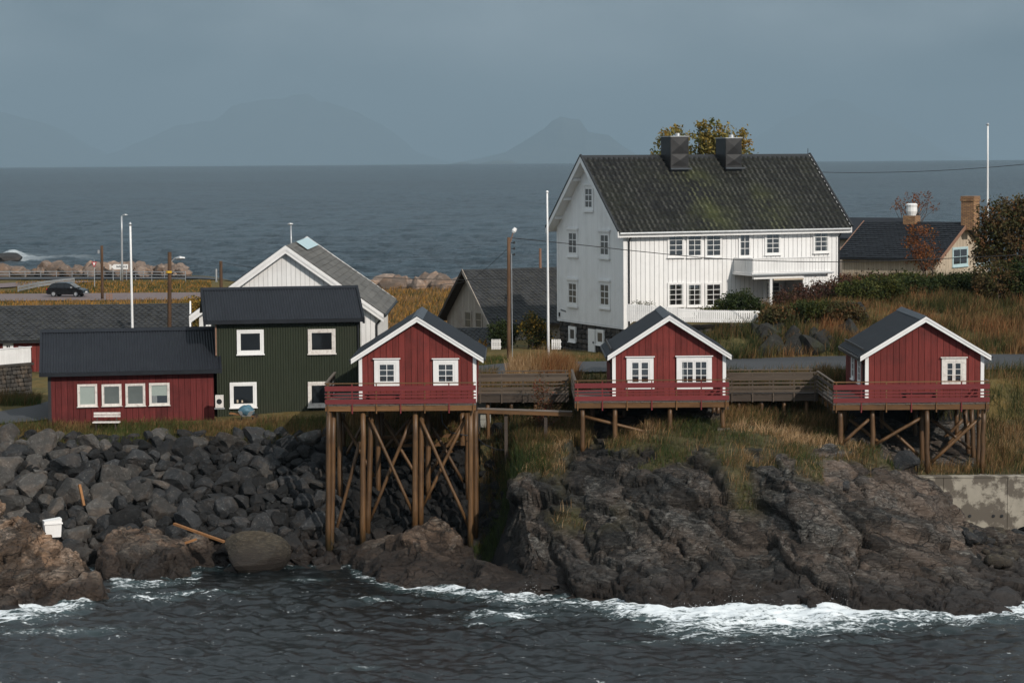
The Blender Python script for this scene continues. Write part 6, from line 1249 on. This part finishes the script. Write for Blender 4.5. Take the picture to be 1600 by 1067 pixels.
def guard(label, P, hgt, nposts, rows=(0.,), rad=.1):
    P = [Vector((at(px, py, d).x, d, gz(at(px, py, d).x, d))) for px, py, d in P]; r = empty('guard_rail', P[0], 0, label, 'guard rail')
    for zf in rows: 
        for a, b in zip(P, P[1:]): barobj('rail', r, 'galv', a - P[0] + Vector((0, 0, hgt + zf)), b - P[0] + Vector((0, 0, hgt + zf)), .06, rad)
    tot = len(P) - 1
    for k in range(nposts): f = k / (nposts - 1) * tot; i = min(int(f), tot - 1); q = P[i].lerp(P[i + 1], f - i); MB().tube(q - P[0] + Vector((0, .05, -.1)), q - P[0] + Vector((0, .05, hgt + .1)), .05, None, 6).build('post', 'galv', r)
guard('curved galvanised guard rail above the parked car', [(28, 455, 296), (45, 450, 301), (60, 447, 306), (85, 445, 311), (116, 442, 316)], .75, 5, (0, -.35), .26)
guard('galvanised rail along the shore road in front of the boulders', [(-10, 430, 339), (80, 432, 338), (170, 435, 336), (290, 440, 331)], .9, 12, (0, -.4), .1)
guard('low pipe rail at the near edge of the shore road', [(212, 445, 322), (250, 447, 320), (290, 449, 318)], 1.0, 4, (0, -.45), .08)
q = at(171, 472, 276); r = empty('wooden_pallet', (q.x, 276, gz(q.x, 276)), .2, 'small upright wooden pallet beside the reddish pole', 'pallet')
for k in range(4): slab('slat', r, 'copper', -.35, .35, -.06, -.03, .08 + k * .2, .2 + k * .2)
for xx in (-.3, 0, .3): slab('bearer', r, 'copper', xx - .04, xx + .04, -.03, .06, 0, .85)

# ---- the parked car
q = at(106, 470, 286); CAR = empty('parked_car', (q.x, 286, gz(q.x, 286) + .15), R(-12), 'black family car parked side on at the far car park', 'car'); r = CAR
side = [(-2.28, .38), (-2.32, .75), (-2.22, 1.02), (-1.2, 1.06), (.95, 1.02), (1.9, .92), (2.25, .78), (2.32, .45), (2.2, .28), (-2.1, .28)]
V = []; Fc = []; secs = [(-.92, .94, .02), (-.95, 1, 0), (.95, 1, 0), (.92, .94, .02)]
for y_, k, dz in secs: V += [(x * (.985 if abs(y_) < .93 else 1), y_, z) for x, z in side]
n_ = len(side)
for s in range(3): Fc += [(s * n_ + i, s * n_ + (i + 1) % n_, (s + 1) * n_ + (i + 1) % n_, (s + 1) * n_ + i) for i in range(n_)]
Fc += [tuple(range(n_)), tuple(range(4 * n_ - 1, 3 * n_ - 1, -1))]; m = MB(); m.add(V, Fc); body = m.build('body', 'carpaint', r)
cab = [(-2.12, 1.03), (-1.72, 1.52), (-1.2, 1.66), (.1, 1.67), (.55, 1.55), (1.35, 1.02)]
V = [(x, -.88 + (z - 1.03) * .25, z) for x, z in cab] + [(x, .88 - (z - 1.03) * .25, z) for x, z in cab]; n_ = 6
m = MB(); m.add(V, [(i, i + 1, i + 7, i + 6) for i in range(5)] + [tuple(range(6)), tuple(range(11, 5, -1)), (0, 6, 11, 5)]); m.build('cabin', 'carpaint', r)
def sg(pts, name, mat='glass', o=.012): MB().prism([(x, -.88 + (z - 1.03) * .25 - o, z) for x, z in pts], (0, .008, 0)).build(name, mat, r)
sg([(-1.95, 1.1), (-1.62, 1.48), (-1.05, 1.56), (-1.0, 1.1)], 'side_window'); sg([(-.92, 1.1), (-.98, 1.57), (-.12, 1.58), (-.05, 1.1)], 'side_window'); sg([(.04, 1.1), (-.03, 1.58), (.42, 1.5), (1.05, 1.1)], 'side_window')
MB().prism([(.6, -.72, 1.545), (1.33, -.84, 1.06), (1.33, .84, 1.06), (.6, .72, 1.545)], (.012, 0, .018)).build('windscreen', 'glassb', r)
for xx in (-1.42, 1.4):
    for yy in (-.93, .75):
        w = MB().tube((xx, yy, .34), (xx, yy + .2, .34), .345, None, 20).build('wheel', 'tyre', r); MB().tube((xx, yy - .012 if yy < 0 else yy + .2, .34), (xx, yy - .002 if yy < 0 else yy + .215, .34), .21, .22, 12).build('rim', 'galv', w)
MB().box(2.05, 2.3, -.9, -.55, .7, .84).build('headlight', 'clear', r); MB().box(2.05, 2.3, .55, .9, .7, .84).build('headlight', 'clear', r)
MB().box(2.33, 2.36, -.28, .28, .5, .64).build('number_plate', 'white', r); MB().box(-2.31, -2.2, -.95, -.7, .85, 1.0).build('tail_light', 'redsign', r); MB().box(.75, .95, -1.05, -.9, 1.05, 1.2).build('mirror', 'galv', r)
MB().box(2.25, 2.34, -.7, .7, .34, .46).build('lower_grille', 'galv', r)

# ================================================================== small things near the shore
q = at(1425, 745, 112.7); x0 = q.x; x1 = at(1700, 745, 112.7).x; zt_ = at(1500, 746, 112.6).z; zb = at(1500, 814, 112.6).z
SW = empty('sea_wall', (x0, 112.6, zb), 0, 'stained pale concrete sea wall at the right edge', 'wall'); xj = [0, at(1474, 780, 112.6).x - x0, at(1574, 780, 112.6).x - x0, x1 - x0]
for a, b in zip(xj, xj[1:]): slab('panel', SW, 'concrete', a + .01, b - .01, 0, .5, -1.2, zt_ - zb)
slab('coping', SW, 'concrete', 0, x1 - x0, -.04, .55, zt_ - zb + .004, zt_ - zb + .06)
for pp in (1492, 1516, 1553, 1566): a = at(pp, 806, 112.5); MB().tube((a.x - x0, -.05, a.z - zb), (a.x - x0, .05, a.z - zb), .07, None, 8).build('drain_pipe', 'black', SW)
q = at(1552, 741, 114.4); r = empty('well_cover', (q.x, 114.4, gz(q.x, 114.4)), 0, 'cream well ring with teal lid behind the sea wall', 'well'); MB().tube((0, 0, -.1), (0, 0, .32), .33, None, 20).build('ring', 'cream', r); MB().poly([(0, 0, .325), (0, 0, .38), (0, 0, .42)], [.36, .36, .3], 20).build('lid', 'teal', r)
a = at(1562, 731, 116.2); b_ = at(1660, 731, 116.2); r = empty('white_pipe', a, 0, 'white pipe rail lying behind the sea wall', 'pipe'); MB().tube((0, 0, 0), b_ - a, .07, None, 8).build('pipe', 'white', r)
for k in (.05, .5, .95): v = (b_ - a) * k; MB().tube(v, v - Vector((0, 0, .9)), .04, None, 6).build('support', 'galv', r)
q = at(755, 672, 119.6); zg = q.z - .2; r = empty('utility_cabinet', (q.x, 119.8, zg), 0, 'grey green utility cabinet beside the tall deck', 'cabinet'); hz_1 = at(755, 626, 119.6).z - zg; hm_ = at(755, 656, 119.6).z - zg; w = (at(766, 650, 119.6).x - at(742, 650, 119.6).x) / 2
slab('base', r, 'cabinet', -w, w, 0, .5, 0, hm_ - .01); slab('door', r, 'cabinet', -w, w, 0, .5, hm_ + .01, hz_1); slab('lid', r, 'cabinet', -w - .03, w + .03, -.03, .53, hz_1 + .003, hz_1 + .05); slab('lock', r, 'black', w - .1, w - .06, -.02, 0, hm_ + .5, hm_ + .6)
barobj('ledge', r, 'beam', (-.2, -.25, -.06), (w + 1., -.25, -.06), .3, .08)
q = at(167, 668, 121.3); zg = gz(q.x, 121.2); r = empty('white_bench', (q.x, 121.2, zg), 0, 'weathered white wooden bench against the red house', 'bench'); w = 21 * 121.3 / F
for z0, z1, yb in ((.36, .41, 0), (.62, .72, .22), (.75, .86, .24)): slab('seat' if z0 < .5 else 'back_slat', r, 'whiteold', -w, w, yb - (.2 if z0 < .5 else 0), yb + (.22 if z0 < .5 else .03), z0, z1)
for xx in (-w * .75, w * .7): slab('leg', r, 'walk', xx - .03, xx + .03, -.15, -.08, -.1, .36); barobj('leg', r, 'walk', (xx, .2, -.1), (xx, .3, .84), .06, .05)
q = at(386, 663, 122.9); zg = gz(q.x, 122.6); r = empty('wheelbarrow', (q.x, 122.6, zg + .02), 0, 'wheelbarrow heaped under a blue tarp by the green wall', 'wheelbarrow')
bm_ = bmesh.new(); bmesh.ops.create_icosphere(bm_, subdivisions=3, radius=1); V = np.array([v.co[:] for v in bm_.verts]); Fc = [tuple(v.index for v in f.verts) for f in bm_.faces]; bm_.free()
V = V * [.4, .32, .3] * (1 + (fbm(V * 2.5, 3, 3) - .5) * .6)[:, None] + [.0, 0, .48]; mesh_np('tarp', V, Fc, 'blue', r, True)
MB().hexa([(-.22, -.2, .22), (.25, -.2, .22), (.25, .2, .22), (-.22, .2, .22), (-.4, -.3, .5), (.42, -.3, .5), (.42, .3, .5), (-.4, .3, .5)]).build('tray', 'galv', r); MB().tube((.45, -.05, .18), (.45, .05, .18), .18, None, 16).build('wheel', 'tyre', r)
for yy in (-.22, .22): barobj('handle', r, 'driftwood', (.42, yy * .4, .2), (-.85, yy, .38), .04, .05); barobj('leg', r, 'black', (-.2, yy, .3), (-.28, yy, -.02), .03, .03)
q = at(82, 838, 110.0); r = empty('white_crate', (q.x, 110.0, q.z), R(20), 'white plastic fish box washed up behind the sunlit rock', 'box'); MB().hexa([(-.35, -.25, 0), (.35, -.25, 0), (.35, .25, 0), (-.35, .25, 0), (-.4, -.3, .75), (.4, -.3, .85), (.4, .3, .85), (-.4, .3, .75)]).build('box', 'white', r); MB().box(-.43, .43, -.33, -.302, .6, .68).build('rim', 'white', r)
def drift(p0, p1, d0, d1, w, h, lab):
    a = at(*p0, d0); b = at(*p1, d1); r = empty('driftwood_plank', a, 0, lab, 'driftwood'); barobj('plank', r, 'driftwood', (0, 0, 0), b - a, w, h)
drift((272, 818), (350, 846), 112.6, 111.2, .16, .1, 'long orange driftwood plank lying across the boulders'); drift((289, 848), (307, 842), 110.6, 110.6, .14, .1, 'short orange driftwood piece below the long plank'); drift((124, 757), (131, 790), 114.6, 114.2, .12, .12, 'thin orange stake standing among the boulders')
# stone retaining wall with white board parapet by the lane
a = at(-60, 600, 129.5); b_ = at(51, 600, 133); RW = empty('retaining_wall', (a.x, a.y, gz(a.x, a.y)), math.atan2(b_.y - a.y, b_.x - a.x), 'rough stone retaining wall beside the lane', 'wall'); Ld = (Vector((b_.x, b_.y)) - Vector((a.x, a.y))).length; hw = at(40, 571, 132.6).z - RW.location.z
slab('core', RW, 'stone', 0, Ld, .08, .8, -.5, hw - .05)
for k in range(9):
    z_ = -.3 + (hw + .3) * k / 9; v = 0.
    while v < Ld - .1: w = min(random.uniform(.15, .36), Ld - v); stone(RW, v, v + w - .025, -.04 + random.uniform(-.05, .03), .12, z_, z_ + (hw + .3) / 9 - .01); v += w
slab('coping', RW, 'stone', -.05, Ld + .05, -.1, .85, hw, hw + .12)
PR = empty('white_parapet', (a.x, a.y, RW.location.z + hw + .12), RW.rotation_euler.z, 'white solid board parapet on the stone wall beside the lane', 'parapet'); hp = .85; n_ = int(Ld / .16)
for k in range(n_): slab('board', PR, 'white', k * .16 * Ld / (n_ * .16), (k + 1) * Ld / n_ - .006, .1, .13, .02, hp)
slab('cap', PR, 'white', -.05, Ld + .05, .06, .2, hp + .002, hp + .04); slab('return_board', PR, 'white', Ld, Ld + .03, .13, 1.2, .02, hp)
for (p0, p1, y0, y1, d, lab) in ((768, 783, 530, 546, 146, 'small white picket gate left of the white flagpole'), (862, 877, 530, 546, 141, 'small white picket gate beside the white house cellar')):
    a = at(p0, y1, d); b_ = at(p1, y0, d); r = empty('picket_gate', a, 0, lab, 'gate'); w = b_.x - a.x; h = b_.z - a.z
    for k in range(5): slab('picket', r, 'white', w * k / 5, w * (k + .68) / 5, -.02, .02, 0, h)
    for zf in (.2, .7): slab('rail', r, 'white', 0, w, .021, .06, h * zf, h * zf + .07)
# black hose hanging from the tall deck
o = MB().poly([at(*p) for p in ((688, 640, 115.4), (692, 662, 115.4), (705, 676, 115.6), (728, 680, 116), (742, 680, 116.3), (756, 694, 116.6), (776, 702, 117), (808, 704, 117.5))], [.03] * 8, 6).build('black_hose', 'black'); tag(o, 'black hose hanging from the tall deck into the gully', 'hose')
LD = empty('wooden_steps', at(722, 745, 118.6), 0, 'wooden steps climbing behind the tall stilts', 'steps'); b0 = Vector(LD.location)
p0, p1 = at(706, 780, 117.6), at(722, 690, 119.6)
for k in range(9): q = p0.lerp(p1, k / 8) - b0; slab('tread', LD, 'deck', q.x - .4, q.x + .4, q.y - .12, q.y + .12, q.z, q.z + .04)
for s in (-.42, .42): barobj('stringer', LD, 'beam', p0 - b0 + Vector((s, 0, -.1)), p1 - b0 + Vector((s, 0, -.1)), .05, .2)
# ================================================================== rain haze over the fjord
hm = bpy.data.materials.new('rain_haze'); hm.use_nodes = True; t = hm.node_tree; t.nodes.clear()
pv = nd(t, 'ShaderNodeVolumePrincipled'); pv.inputs['Color'].default_value = (.35, .47, .56, 1); pv.inputs['Density'].default_value = 4.5e-5; pv.inputs['Anisotropy'].default_value = 0
lk(t, pv.outputs[0], nd(t, 'ShaderNodeOutputMaterial').inputs['Volume'])
hz_ = MB().box(-75000, 75000, -2000, 80000, -70, 2150).build('haze', hm); tag(hz_, 'pale blue rain haze over the fjord', 'haze', None, 'stuff')
